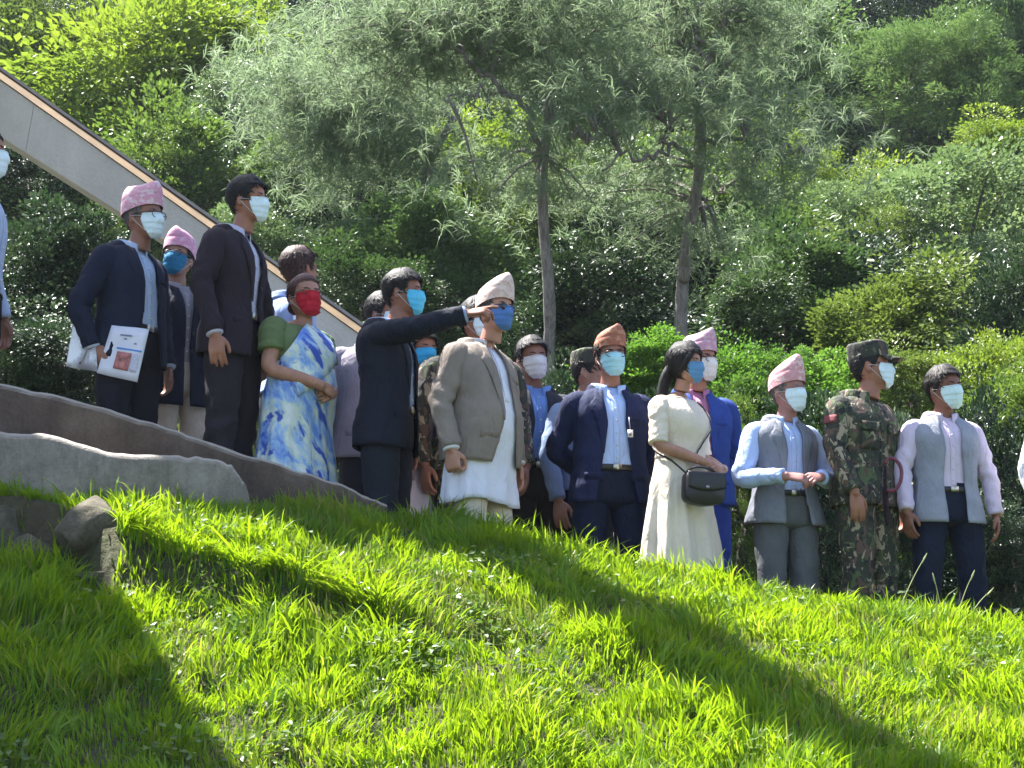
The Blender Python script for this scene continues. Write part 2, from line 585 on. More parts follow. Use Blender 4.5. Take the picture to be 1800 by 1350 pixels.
def wall(name, rows, thick, foot, mat, label, seed, coping=None):
    """rows: (px, py, Y) along the top edge; an irregular rounded top; foot: drop of the foot below the top"""
    T = np.array([at_y(*r) for r in rows])
    n = 110
    L = spline(T, n)
    t = np.linspace(0, 1, n)
    L[:, 2] += 0.006 * vnoise(np.stack([t * 34, t * 0, t * 0], 1), seed) + 0.004 * vnoise(np.stack([t * 11, t * 0, t * 0], 1), seed + 3)
    prof = [(0.0, -foot), (-0.004, -foot * 0.6), (0.0, -0.10), (0.0, -0.032), (0.010, -0.014), (0.032, 0.0), (thick - 0.03, -0.002), (thick - 0.004, -0.03), (thick, -foot)]
    G = np.zeros((n, len(prof), 3))
    for j, (dy, dz) in enumerate(prof):
        G[:, j] = L + np.array([0, dy, dz])
    Pn = G.reshape(-1, 3)
    G[:, :, 1] += (0.007 * fbm(Pn * 5, seed + 7, 3)).reshape(n, len(prof))
    G[:, :, 2] += (0.006 * fbm(Pn * 16, seed + 8, 2)).reshape(n, len(prof))
    mb = MB().rings(list(G))
    root = mb.build(name, mat, None)
    return tag(root, label, "wall")

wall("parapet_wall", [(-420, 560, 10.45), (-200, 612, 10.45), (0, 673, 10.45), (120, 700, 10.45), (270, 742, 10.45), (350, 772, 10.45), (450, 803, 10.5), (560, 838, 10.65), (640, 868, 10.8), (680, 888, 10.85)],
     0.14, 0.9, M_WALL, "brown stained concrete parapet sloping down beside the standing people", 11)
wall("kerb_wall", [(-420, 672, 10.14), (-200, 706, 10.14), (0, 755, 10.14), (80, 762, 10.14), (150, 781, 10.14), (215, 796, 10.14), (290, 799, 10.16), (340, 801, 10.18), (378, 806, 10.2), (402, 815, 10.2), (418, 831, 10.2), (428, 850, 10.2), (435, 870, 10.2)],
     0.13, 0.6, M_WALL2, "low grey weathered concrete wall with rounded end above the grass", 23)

# gable frame whose sloping beam crosses the picture behind the people; two unseen beams are added overhead to shade the bank
def beam_part(mb, a, b, h, w, up=(0, 0, 1)):
    a, b = np.asarray(a, float), np.asarray(b, float)
    d = (b - a); L = np.linalg.norm(d); d /= L
    s = np.cross(d, up); s /= np.linalg.norm(s); u = np.cross(s, d)
    Rm = np.stack([d, s, u], 1)
    return mb.box((a + b) / 2, (L, w, h), Rm)

def build_frame():
    root = empty("concrete_gable_frame", (-8.6, 15.5, 1.2))
    tag(root, "grey concrete gable frame with a sloping beam edged in tan timber", "roof frame")
    o = np.array([-8.6, 15.5, 1.2])
    D = 14.0
    # top edge and bottom edge of the grey face in the photo
    t0, t1 = at_y(0, 140, D), at_y(655, 604, D)
    b0, b1 = at_y(0, 240, D), at_y(655, 655, D)
    dirv = (t1 - t0) / np.linalg.norm(t1 - t0)
    t0 = t0 - dirv * 5.2; b0 = b0 - (b1 - b0) / np.linalg.norm(b1 - b0) * 5.2
    TH = np.array([0, 0.22, 0])
    n = 26
    for f0, f1 in ((0.0, 0.395), (0.3954, 0.645), (0.6454, 0.83), (0.8304, 1.0)):
        rs = []
        for f in np.linspace(f0, f1, 9):
            p, q = t0 + (t1 - t0) * f, b0 + (b1 - b0) * f
            c = 0.006
            dn = (q - p) / np.linalg.norm(q - p)
            jit = 0.003 * math.sin(f * 71)
            rs.append(np.array([p + dn * (c + jit), p + dn * c * 0 + [0, c, 0], p + TH, q + TH, q + [0, c, 0], q - dn * (c - jit)]) - o)
        MB().rings(rs).build("beam", M_BEAM, root, smooth=False)
    e = np.array([0, 0, 0.085])
    rs, r2 = [], []
    for k in range(n):
        f = k / (n - 1)
        p = t0 + (t1 - t0) * f - o
        j = 0.004 * math.sin(k * 2.1)
        rs.append(np.array([p + [0, -0.015, 0.003], p + [0, 0.30, 0.003], p + e * (1 + j) + [0, 0.30, 0.0], p + e * (1 + j) + [0, 0.10, 0.0]]))
        q = p + e + [0, 0, 0.004]
        r2.append(np.array([q + [0, 0.085 + j, 0.0], q + [0, 0.32, 0.0], q + [0, 0.32, 0.028], q + [0, 0.095 + j, 0.028]]))
    MB().rings(rs).build("timber_edging", M_FASCIA, root, smooth=False)
    MB().rings(r2).build("roof_sheet", M_CAPT, root, smooth=False)
    # pier under the low end
    pb = (t1 + b1) / 2
    MB().box(np.array([pb[0] + 0.10, pb[1] + 0.11, (pb[2] - 0.3) / 2]) - o, (0.26, 0.21, pb[2] + 0.3)).build("pier", M_BEAM, root, smooth=False)
    # unseen beams added to cast shade: each follows the line of its shadow on the bank, lifted towards the sun
    def added_shade_rib(pix, wa, lift, e0, e1):
        P = [ground_hit(px, py, lambda x, y: zt(x, y) + 0.06) + SUN * lift for px, py in pix]   # the grass tips catch the shade
        d0 = (P[0] - P[1]) / np.linalg.norm(P[0] - P[1]); d1 = (P[-1] - P[-2]) * np.array([1, 1, 0]); d1 /= np.linalg.norm(d1)
        P = [P[0] + d0 * e0] + P + [P[-1] + d1 * e1]
        S = spline(P, 40)
        Tn = np.gradient(S, axis=0); Tn /= np.linalg.norm(Tn, axis=1)[:, None]
        rs = []
        for p, t in zip(S, Tn):
            s_ = np.cross(t, SUN); s_ /= np.linalg.norm(s_)
            rs.append(np.array([p + s_ * wa / 2 - SUN * .12, p - s_ * wa / 2 - SUN * .12, p - s_ * wa / 2 + SUN * .12, p + s_ * wa / 2 + SUN * .12]) - o)
        MB().rings(rs).build("added_shade_rib", M_BEAM, root, smooth=False)
        for q in (S[0], S[-1]):  # posts added under the ends of the unseen beams
            zg = float(zt(q[0], q[1]))
            if q[1] > 0 and abs(q[0]) < 0.27 * q[1] + 0.8: continue
            MB().box(np.array([q[0], q[1], (q[2] + zg - 0.3) / 2]) - o, (0.3, 0.3, q[2] - zg + 0.2)).build("pier", M_BEAM, root, smooth=False)
    added_shade_rib([(490, 884), (610, 898), (730, 922), (860, 955), (1030, 1030), (1250, 1138), (1450, 1275)], 0.54, 8.0, 0.15, 17.0)
    added_shade_rib([(-470, 935), (-412, 1125), (-395, 1300)], 3.0, 7.5, 2.0, 1.5)  # broad unseen slab added to block sun and sky over the left bank
    return root
build_frame()

M_STONE = concrete_mat("mossy_stone", (0.11, 0.095, 0.07), (0.035, 0.038, 0.022), (0.19, 0.17, 0.13), 7.0, False)
def stone(px, py, size, seed, label, rz=0.0, dz=0.0):
    p = ground_hit(px, py, zt)
    mb = MB().ball((0, 0, 0), 1.0, 40, 26)
    gs = np.random.default_rng(seed * 7)
    V = mb.v[0]
    V = np.sign(V) * np.abs(V) ** 0.62
    V = V * (1 + 0.22 * fbm(V * 1.3 + seed * 5.1, seed, 3) + 0.07 * fbm(V * 4.2, seed + 1, 2))[:, None]
    for _ in range(16):                              # chipped flat faces
        nrm = gs.normal(size=3); nrm /= np.linalg.norm(nrm)
        dd = V @ nrm - gs.uniform(.62, .88)
        V = V - np.maximum(dd, 0)[:, None] * nrm * 0.92
    V = V + 0.02 * fbm(V * 9, seed + 5, 3)[:, None]
    mb.v = [V * np.array(size) * 1.15]
    o = mb.build("stone", M_STONE, None)
    o.location = p + np.array([0, 0.35 * size[1], dz - 0.01]); o.rotation_euler = (0.1, 0.1 * math.sin(seed), rz)
    return tag(o, label, "stone", "rough stones along the left ledge")
stone(152, 955, (0.19, 0.16, 0.17), 1, "large mossy stone with a pale top edge, nearest the sunlit grass", 0.4, 0.06)
stone(72, 992, (0.16, 0.14, 0.13), 2, "grey-brown stone between the mossy stone and the left corner, half sunk in shade", 0.9)
stone(5, 955, (0.13, 0.13, 0.17), 3, "tall dark stone at the left edge of the picture", 0.2)
stone(165, 1035, (0.16, 0.13, 0.13), 4, "flat dull stone below the mossy stone in the shaded grass", 1.2)

# ------------------------------------------------------------------ foliage
def leaf_quads(C, Dv, Up, L, W):
    """C centres (base), Dv leaf direction, Up surface normal; kite leaves slightly folded"""
    n = len(C)
    Dv = Dv / (np.linalg.norm(Dv, axis=1)[:, None] + 1e-9)
    S = np.cross(Dv, Up); S /= (np.linalg.norm(S, axis=1)[:, None] + 1e-9)
    Nn = np.cross(S, Dv)
    L = L[:, None]; W = W[:, None]
    b = C; m = C + Dv * L * 0.45 + Nn * L * 0.06
    t = C + Dv * L - Nn * L * 0.06
    V = np.stack([b, m + S * W * 0.5, t, m - S * W * 0.5], 1).reshape(-1, 3)
    F = np.arange(n * 4, dtype=np.int32).reshape(-1, 4)
    return V, F

def add_tint(me, val):
    a = me.attributes.new("tint", 'FLOAT', 'FACE')
    a.data.foreach_set("value", np.asarray(val, dtype=np.float32))

def crown_mesh(name, seed, n_cl, per, leaf, ratio=0.55, cr=(0.20, 0.38), droop=0.0, lum=0.6, skirt=0.8):
    """leaf clumps spread through an uneven crown, with lower clumps hanging towards the ground"""
    g = np.random.default_rng(seed)
    d = g.normal(size=(n_cl, 3)); d /= np.linalg.norm(d, axis=1)[:, None]
    d[:, 2] = np.where(d[:, 2] < -0.35, -d[:, 2], d[:, 2])
    r = g.uniform(0.45, 1.12, n_cl) ** 0.6
    lob = 1 + lum * fbm(d * 1.9 + seed, seed, 2)
    C = d * (r * lob)[:, None] * 0.86
    ns = int(n_cl * skirt)
    a = g.uniform(0, 2 * math.pi, ns); zz = g.uniform(-1.9, -0.1, ns)
    rr = (0.95 - 0.12 * np.abs(zz + 0.6)) * g.uniform(0.35, 1.0, ns) ** 0.5 * (1 + 0.35 * vnoise(np.stack([np.cos(a) * 1.5, np.sin(a) * 1.5, zz * 1.6], 1), seed + 2))
    C = np.concatenate([C, np.stack([rr * np.cos(a), rr * np.sin(a), zz], 1)])
    d = np.concatenate([d, np.stack([np.cos(a), np.sin(a), np.full(ns, 0.15)], 1)])
    n_cl = n_cl + ns
    R_ = g.uniform(cr[0], cr[1], n_cl) * (1 + 0.5 * (g.uniform(0, 1, n_cl) < 0.25))
    cid = np.repeat(np.arange(n_cl), per); n = len(cid)
    q = g.normal(size=(n, 3)); q /= np.linalg.norm(q, axis=1)[:, None]
    rad = g.uniform(0.3, 1.0, n) ** 0.5 * np.where(g.uniform(0, 1, n) < 0.10, 1.4, 1.0)
    st = g.uniform(0.6, 1.5, (n_cl, 3))
    P = C[cid] + q * (R_[cid] * rad)[:, None] * st[cid] * np.array([1, 1, 0.62])
    out = q * 0.9 + d[cid] * 0.7 + g.normal(size=(n, 3)) * 0.5
    out[:, 2] -= droop
    up = d[cid] * 0.35 + q * 0.4 + g.normal(size=(n, 3)) * 0.5 + np.array([-0.25, -0.1, 1.25])
    L = leaf * g.uniform(0.6, 1.35, n)
    V, F = leaf_quads(P, out, up, L, L * ratio * g.uniform(0.8, 1.2, n))
    me = np_mesh(name, V, F, False)
    tint = np.clip(0.5 + 0.26 * g.normal(size=n_cl)[cid] + 0.22 * g.normal(size=n) + 0.08 * d[cid][:, 2], 0, 1)
    add_tint(me, tint)
    return me, C

CROWNS = {
    "small": [crown_mesh("crown_small", 1, 26, 340, 0.062), crown_mesh("crown_small", 2, 30, 320, 0.062)],
    "mid": [crown_mesh("crown_mid", 3, 24, 230, 0.083), crown_mesh("crown_mid", 4, 28, 215, 0.082)],
    "large": [crown_mesh("crown_large", 5, 22, 330, 0.060, 0.5, droop=0.2), crown_mesh("crown_large", 6, 26, 310, 0.060, 0.55, droop=0.2)],
    "fill": [crown_mesh("crown_fill", 11, 30, 450, 0.041, skirt=0.25), crown_mesh("crown_fill", 12, 34, 430, 0.041, skirt=0.25)],
    "tuft": [crown_mesh("crown_tuft", 8, 90, 120, 0.070, 0.18, cr=(0.09, 0.16), lum=0.4)],
}
G = {
    "yellow": leaf_mat("yellow_green_leaves", [(0.1, (0.065, 0.118, 0.014)), (0.5, (0.149, 0.221, 0.025)), (0.9, (0.256, 0.318, 0.032))], (0.230, 0.338, 0.027), 0.38),
    "mid": leaf_mat("mid_green_leaves", [(0.1, (0.031, 0.071, 0.014)), (0.5, (0.086, 0.149, 0.028)), (0.9, (0.173, 0.236, 0.045))], (0.151, 0.253, 0.032), 0.34, 0.4),
    "dark": leaf_mat("dark_green_leaves", [(0.1, (0.014, 0.034, 0.014)), (0.5, (0.038, 0.076, 0.024)), (0.9, (0.090, 0.139, 0.044))], (0.066, 0.130, 0.025), 0.28, 0.36),
    "deep": leaf_mat("shade_darkened_leaves", [(0.1, (0.005, 0.015, 0.010)), (0.55, (0.016, 0.037, 0.017)), (0.75, (0.034, 0.066, 0.027)), (0.95, (0.112, 0.158, 0.071))], (0.038, 0.078, 0.021), 0.22, 0.4, 0.3),  # green darkened so the forest's shade and dark gaps sit in the leaf colour
    "pale": leaf_mat("pale_green_leaves", [(0.1, (0.061, 0.106, 0.043)), (0.5, (0.138, 0.205, 0.081)), (0.9, (0.264, 0.335, 0.162))], (0.176, 0.273, 0.076), 0.30, 0.3, 0.6),
    "grey": leaf_mat("grey_green_leaves", [(0.1, (0.046, 0.092, 0.034)), (0.5, (0.100, 0.174, 0.059)), (0.9, (0.181, 0.257, 0.086))], (0.140, 0.235, 0.051), 0.32, 0.4),
    "olive": leaf_mat("olive_leaves", [(0.1, (0.039, 0.065, 0.015)), (0.5, (0.092, 0.145, 0.032)), (0.9, (0.187, 0.231, 0.054))], (0.152, 0.226, 0.030), 0.34, 0.42),
    "bright": leaf_mat("bright_creeper_leaves", [(0.1, (0.037, 0.095, 0.016)), (0.5, (0.081, 0.185, 0.025)), (0.9, (0.153, 0.262, 0.041))], (0.138, 0.298, 0.027), 0.4),
}
M_BARK = bark_mat("bark", (0.11, 0.085, 0.07), (0.035, 0.027, 0.022))
M_PBARK = bark_mat("pine_bark", (0.30, 0.265, 0.25), (0.14, 0.12, 0.112))

_crown_of = {}
def crown_for(kind, var, mat):
    """one mesh for each crown shape and leaf colour, shared by all the trees that use it"""
    v = var % len(CROWNS[kind])
    key = (kind, v, mat)
    if key not in _crown_of:
        m = CROWNS[kind][v][0].copy()
        m.materials.clear(); m.materials.append(G[mat])
        _crown_of[key] = m
    return _crown_of[key], CROWNS[kind][v][1]

def tree(name, cpos, rx, rz, mat, kind, var, label, cat="tree", group=None, rot=None):
    c = np.asarray(cpos, float)
    zg = float(zt(c[0], c[1])) - 0.1
    root = empty(name, (c[0], c[1], zg))
    tag(root, label, cat, group)
    me, C = crown_for(kind, var, mat)
    o = bpy.data.objects.new("crown", me); COL.objects.link(o); o.parent = root
    o.location = (0, 0, c[2] - zg)
    a = (c[0] * 1.7 + c[1] * 2.3) if rot is None else rot
    o.rotation_euler = (0.15 * math.sin(a * 3), 0.15 * math.cos(a * 5), a)
    o.scale = (rx, rx, rz)
    Rm = np.array(o.rotation_euler.to_matrix())
    gg = np.random.default_rng(int(abs(c[0]) * 997 + c[1] * 131))
    for k in range(3 if rx > 0.5 else 2):
        m2, _ = crown_for(kind, var, mat)
        q = bpy.data.objects.new("crown", m2); COL.objects.link(q); q.parent = root
        th = gg.uniform(0, 6.28); f = gg.uniform(0.42, 0.72)
        q.location = (rx * gg.uniform(.6, 1.0) * math.cos(th), -rx * gg.uniform(.2, .7) * abs(math.sin(th)), c[2] - zg + rz * gg.uniform(-1.0, 0.75))
        q.rotation_euler = (gg.uniform(-.4, .4), gg.uniform(-.4, .4), th * 3)
        q.scale = (rx * f, rx * f, rz * f * gg.uniform(.7, 1.2))
    top = np.array([0, 0, c[2] - zg])
    mb = MB()
    h = max(0.25, c[2] - zg)
    w = 0.035 + 0.035 * rx
    tr = [(0.12 * math.sin(a + k), 0.12 * math.cos(a * 2 + k), h * k / 3) for k in range(4)]
    mb.tube(spline(tr, 9), np.linspace(w, w * 0.5, 9), 7)
    for i in range(0, len(C), max(1, len(C) // 7)):
        e = Rm @ (C[i] * np.array([rx, rx, rz])) + top
        s = np.array(tr[2]) * 0.6 + np.array(tr[3]) * 0.4
        mb.tube(spline([s, (s + e) / 2 + [0, 0, 0.08], e], 6), np.linspace(w * 0.45, w * 0.12, 6), 5)
    mb.build("trunk", M_BARK, root, fix=False)
    return root

HAND = [
    # px, py, rx px, rz px, depth, material, kind, name, label, category
    (215, 175, 185, 160, 36, "yellow", "mid", "broadleaf_tree", "big bright yellow-green broadleaf tree rising above the sloping beam", "tree"),
    (30, 130, 120, 110, 37, "olive", "small", "broadleaf_tree", "olive green tree at the far left above the sloping beam", "tree"),
    (440, 125, 92, 95, 38, "yellow", "small", "broadleaf_tree", "small lime green treetop between the big yellow-green tree and the pine", "tree"),
    (425, 270, 100, 120, 33, "pale", "large", "broadleaf_tree", "silvery pale-leaved tree above the dark-haired man in the purplish suit", "tree"),
    (290, 300, 105, 95, 31, "mid", "mid", "broadleaf_tree", "mid green leafy tree hugging the upper side of the sloping beam", "tree"),
    (75, 345, 105, 80, 23, "deep", "large", "broadleaf_tree", "large-leaved dark tree in the gap under the sloping beam at left", "tree"),
    (45, 520, 120, 110, 19, "deep", "mid", "leafy_shrub", "shadowy green shrub behind the wall at the far left", "shrub"),
    (120, 640, 120, 75, 17, "deep", "small", "leafy_shrub", "dark small-leaved shrub just above the parapet beside the papers", "shrub"),
    (560, 345, 120, 95, 31, "mid", "small", "broadleaf_tree", "dull green small-leaved tree above the woman in the blue sari", "tree"),
    (510, 470, 110, 70, 25, "pale", "small", "leafy_shrub", "pale shrub just over the tan edge of the beam's lower part", "shrub"),
    (690, 420, 130, 90, 30, "deep", "mid", "broadleaf_tree", "dark leafy tree above the pointing man", "tree"),
    (835, 330, 120, 85, 33, "yellow", "small", "broadleaf_tree", "yellowish green tree under the big left pine limb", "tree"),
    (620, 530, 105, 75, 23, "dark", "small", "leafy_shrub", "dark dull shrub between the sari woman's head and the pointing man", "shrub"),
    (770, 500, 110, 85, 24, "grey", "mid", "leafy_shrub", "grey-green shrub above the outstretched arm", "shrub"),
    (895, 440, 62, 85, 25, "olive", "mid", "leafy_shrub", "olive and yellow-tipped shrub left of the straight pine trunk", "shrub"),
    (1080, 470, 125, 100, 28, "deep", "small", "broadleaf_tree", "dark tree filling the gap between the two pine trunks", "tree"),
    (1075, 590, 130, 90, 22, "deep", "mid", "leafy_shrub", "very dark shrub behind the orange-capped man", "shrub"),
    (1300, 420, 115, 105, 29, "mid", "mid", "broadleaf_tree", "fresh green tree right of the leaning pine trunk", "tree"),
    (1500, 380, 95, 85, 33, "yellow", "small", "broadleaf_tree", "yellow-green dome-topped tree above the soldier in the cap", "tree"),
    (1670, 400, 160, 115, 31, "pale", "large", "broadleaf_tree", "big-leaved tree with whitish glossy foliage at upper right", "tree"),
    (1570, 185, 165, 110, 41, "grey", "tuft", "broadleaf_tree", "rounded grey-green tree with tufted crown at upper right", "tree"),
    (1790, 110, 85, 130, 41, "grey", "mid", "broadleaf_tree", "tall grey-green tree cut by the right edge of the picture", "tree"),
    (1400, 130, 130, 105, 43, "grey", "small", "broadleaf_tree", "hazy dull green tree right of the forked pine", "tree"),
    (1770, 280, 90, 60, 34, "yellow", "small", "broadleaf_tree", "low yellow-green tree on the right edge above the glossy tree", "tree"),
    (1395, 530, 125, 90, 24, "dark", "mid", "leafy_shrub", "deep green shrub above the pink-capped man in the grey waistcoat", "shrub"),
    (1545, 530, 110, 80, 25, "deep", "mid", "leafy_shrub", "shadowy green shrub right above the soldier's cap", "shrub"),
    (1480, 470, 70, 60, 26, "olive", "small", "leafy_shrub", "small sunlit olive shrub up the slope from the soldier", "shrub"),
    (1680, 570, 130, 85, 22, "olive", "mid", "leafy_shrub", "olive shrub above the man in the pale grey waistcoat", "shrub"),
    (1790, 600, 90, 120, 20, "deep", "mid", "leafy_shrub", "dark shrub on the right edge behind the waistcoat man", "shrub"),
    (1590, 690, 85, 70, 17, "olive", "small", "leafy_shrub", "yellow-olive bush between the soldier and the waistcoat man", "shrub"),
    (1720, 690, 90, 85, 17, "yellow", "small", "leafy_shrub", "sunny yellow-green bush right behind the waistcoat man's head", "shrub"),
    (1775, 880, 80, 130, 14.6, "deep", "mid", "leafy_shrub", "dark shrub with whitish glints at the right edge above the grass", "shrub"),
    (1790, 730, 75, 70, 15.6, "mid", "mid", "leafy_shrub", "mid green shrub at the right edge level with the white masks", "shrub"),
    (1690, 960, 80, 90, 14.0, "deep", "small", "leafy_shrub", "low dark shrub behind the navy trousers of the waistcoat man", "shrub"),
    (1130, 680, 85, 52, 16.5, "bright", "mid", "creeper", "bright green creeper mound beside the orange-capped man", "creeper"),
    (1300, 700, 70, 60, 16.5, "bright", "mid", "creeper", "bright green creeper mound right of the mauve cap", "creeper"),
    (1445, 700, 75, 58, 16.8, "bright", "mid", "creeper", "bright green creeper mound between the pink cap and the soldier", "creeper"),
    (1295, 830, 55, 95, 14.6, "mid", "mid", "leafy_shrub", "green shrub seen between the blue suit and the grey waistcoat", "shrub"),
    (1440, 860, 70, 110, 14.4, "deep", "mid", "leafy_shrub", "dark shrub behind the soldier and the grey trousers", "shrub"),
    (1130, 860, 70, 110, 14.4, "deep", "small", "leafy_shrub", "shadowy shrub between the navy suit and the cream dress", "shrub"),
    (1585, 900, 60, 120, 14.4, "deep", "mid", "leafy_shrub", "shadowy shrub between the soldier and the waistcoat man", "shrub"),
    (965, 790, 75, 110, 15.0, "deep", "small", "leafy_shrub", "shadowy shrub behind the white-masked man", "shrub"),
    (445, 640, 70, 100, 15.4, "deep", "mid", "leafy_shrub", "shadowy shrub behind the purplish suit and the sari", "shrub"),
]
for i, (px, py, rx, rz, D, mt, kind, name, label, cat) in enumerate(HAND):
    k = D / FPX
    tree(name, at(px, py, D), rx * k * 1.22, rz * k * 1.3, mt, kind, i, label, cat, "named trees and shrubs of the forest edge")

# further trees: rows up the hill
FOREST = {"deep": "very dark shady tree in the dense forest on the hill",
          "dark": "dark green leafy tree in the dense forest on the hill", "mid": "fresh green leafy tree in the dense forest on the hill",
          "grey": "dull grey-green leafy tree in the dense forest on the hill", "olive": "olive green leafy tree in the dense forest on the hill"}
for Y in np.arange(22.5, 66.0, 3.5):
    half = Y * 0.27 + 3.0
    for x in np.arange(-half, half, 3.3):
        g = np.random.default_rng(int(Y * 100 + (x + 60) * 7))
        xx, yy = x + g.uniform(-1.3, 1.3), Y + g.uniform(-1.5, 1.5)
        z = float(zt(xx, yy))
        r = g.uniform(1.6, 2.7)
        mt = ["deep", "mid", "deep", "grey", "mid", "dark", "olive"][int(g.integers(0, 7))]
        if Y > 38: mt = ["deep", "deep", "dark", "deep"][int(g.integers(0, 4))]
        # keep the line of sight to a picked tree free
        cz = z + r * 0.75 + g.uniform(0.3, 2.2)
        dep = yy * CT + cz * ST
        pxx = 900 + xx / dep * FPX; pyy = 675 - (cz * CT - yy * ST) / dep * FPX
        block = any(dep < h[4] + 0.5 and abs(pxx - h[0]) < h[2] * 0.6 + r * FPX / dep * 0.8 and abs(pyy - h[1]) < h[3] * 0.6 + r * FPX / dep * 0.8 for h in HAND)
        if block: continue
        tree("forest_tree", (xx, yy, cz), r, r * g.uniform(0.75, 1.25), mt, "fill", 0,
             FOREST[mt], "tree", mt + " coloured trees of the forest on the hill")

# undergrowth carpet on the hillside
def undergrowth():
    g = np.random.default_rng(5)
    n = 55000
    Y = 13.2 + 46 * g.uniform(0, 1, n) ** 1.5
    x = g.uniform(-1, 1, n) * (Y * 0.30 + 2.5)
    keep = ~((Y < 15) & (x < -0.5) & (Y < 14.4))
    x, Y = x[keep], Y[keep]; n = len(x)
    P = np.stack([x, Y, np.zeros(n)], 1)
    hgt = (0.25 + 0.30 * (fbm(P * 0.9, 4, 2) + 0.6)) * g.uniform(0.1, 1, n)
    P[:, 2] = zt(x, Y) + np.maximum(0, hgt)
    d = g.normal(size=(n, 3)); d[:, 2] = np.abs(d[:, 2]) * 0.4 + 0.1
    up = g.normal(size=(n, 3)) * 0.5 + np.array([0, -0.4, 0.9])
    L = g.uniform(0.05, 0.11, n)
    V, F = leaf_quads(P, d, up, L, L * 0.6)
    me = np_mesh("undergrowth", V, F, False)
    add_tint(me, np.clip(0.5 + 0.25 * g.normal(size=n), 0, 1))
    tag(link("undergrowth", me, G["deep"]), "dark leafy undergrowth carpeting the forest floor", kind="stuff")  # forest floor shade comes from the darkened leaf colour
undergrowth()

# ------------------------------------------------------------------ pines
M_NEEDLE = leaf_mat("pine_needles", [(0.1, (0.085, 0.13, 0.068)), (0.5, (0.15, 0.21, 0.115)), (0.9, (0.22, 0.285, 0.155))], (0.24, 0.32, 0.16), 0.58, 0.5)
def needles(g, C, per, L, w):
    """drooping tufts of long needles at the points C"""
    n = len(C) * per
    cid = np.repeat(np.arange(len(C)), per)
    ax = g.normal(size=(len(C), 3)); ax[:, 2] = np.abs(ax[:, 2]) * 0.6 + 0.3
    ax /= np.linalg.norm(ax, axis=1)[:, None]
    d = ax[cid] * 0.8 + g.normal(size=(n, 3)) * 0.62
    d /= np.linalg.norm(d, axis=1)[:, None]
    ln = L * g.uniform(0.7, 1.2, n)[:, None]
    s = np.cross(d, g.normal(size=(n, 3))); s /= np.linalg.norm(s, axis=1)[:, None]
    b = C[cid] + ax[cid] * g.uniform(-0.10, 0.10, n)[:, None]
    m = b + d * ln * 0.55
    t = b + d * ln + np.array([0, 0, -0.28]) * ln
    V = np.stack([b - s * w * 0.4, b + s * w * 0.4, m + s * w * 0.5, m - s * w * 0.5, t], 1).reshape(-1, 3)
    k = np.arange(n, dtype=np.int32)[:, None] * 5
    q = k + np.array([[0, 1, 2, 3]], dtype=np.int32); tr = k + np.array([[3, 2, 4]], dtype=np.int32)
    tint = np.clip(0.5 + 0.2 * g.normal(size=len(C))[cid] + 0.12 * g.normal(size=n), 0, 1)
    return V, [q, tr], np.concatenate([tint, tint])

def pine(D, trunk, limbs, masses, label, seed, per=22):
    """trunk and limbs: rows of (px, py, width px, depth offset); masses: (px, py, rx, ry, tufts, depth offset)"""
    g = np.random.default_rng(seed)
    base = at(trunk[0][0], trunk[0][1], D)
    zg = float(zt(base[0], base[1]))
    o = np.array([base[0], base[1], zg - 0.2])
    root = empty("pine_tree", o); tag(root, label, "pine tree", "pines in front of the forest")
    k = D / FPX
    mb = MB()
    P = [np.array([base[0], base[1], zg - 0.2])] + [at(a, b, D + dd) for a, b, w, dd in trunk]
    W = [trunk[0][2] * k * 0.5] + [w * k * 0.41 for a, b, w, dd in trunk]
    S = spline(np.array(P) - o, 40)
    wob = np.linspace(0, 1, 40)
    S[:, 0] += 0.03 * np.sin(wob * 19 + seed); S[:, 1] += 0.03 * np.cos(wob * 15)
    mb.tube(S, np.interp(np.linspace(0, 1, 40), np.linspace(0, 1, len(W)), W), 12)
    V = mb.v[0]; V += 0.012 * fbm(V * np.array([9, 9, 3]), seed, 2)[:, None] * np.array([1, 1, 0])
    mb.build("trunk", M_PBARK, root)
    ends = []
    for lb in limbs:
        m2 = MB()
        Q = np.array([at(a, b, D + dd) for a, b, w, dd in lb]) - o
        Sl = spline(Q, 22)
        Sl[1:-1] += 0.035 * g.normal(size=(20, 3))
        m2.tube(Sl, np.interp(np.linspace(0, 1, 22), np.linspace(0, 1, len(lb)), [w * k * 0.42 for a, b, w, dd in lb]), 7)
        m2.build("limb", M_PBARK, root)
        ends += list(Sl[6:])
    ends = np.array(ends + list(S[18:]))
    cs = []
    tw = MB()
    for (px, py, rx, ry, nt_, dd) in masses:
        c = at(px, py, D + dd) - o
        nb = max(3, int(nt_ * 0.88) // 12)
        q = g.normal(size=(nb, 3)); q /= np.linalg.norm(q, axis=1)[:, None]
        q *= g.uniform(0.2, 1.0, nb)[:, None] ** 0.5
        sub = c + q * np.array([rx * k * 1.08, max(rx, ry) * k * 0.8, ry * k * 1.2])
        for sc in sub:
            j = np.argmin(np.linalg.norm(ends - sc, axis=1))
            if np.linalg.norm(ends[j] - sc) < 3.0:
                tw.tube(spline([ends[j], (ends[j] + sc) / 2 + [0, 0, 0.1], sc], 5), np.linspace(0.022, 0.006, 5), 4)
            cs.append(sc + g.normal(size=(12, 3)) * np.array([0.50, 0.50, 0.22]) * D / 26)
    C = np.concatenate(cs)
    Vn, Fn, tint = needles(g, C, per, 0.0085 * D, 0.00034 * D)
    me = np_mesh("needles", Vn, Fn, False)
    add_tint(me, tint)
    link("crown", me, M_NEEDLE, root)
    tag(tw.build("twigs", M_PBARK, root, fix=False), kind="stuff")
    return root

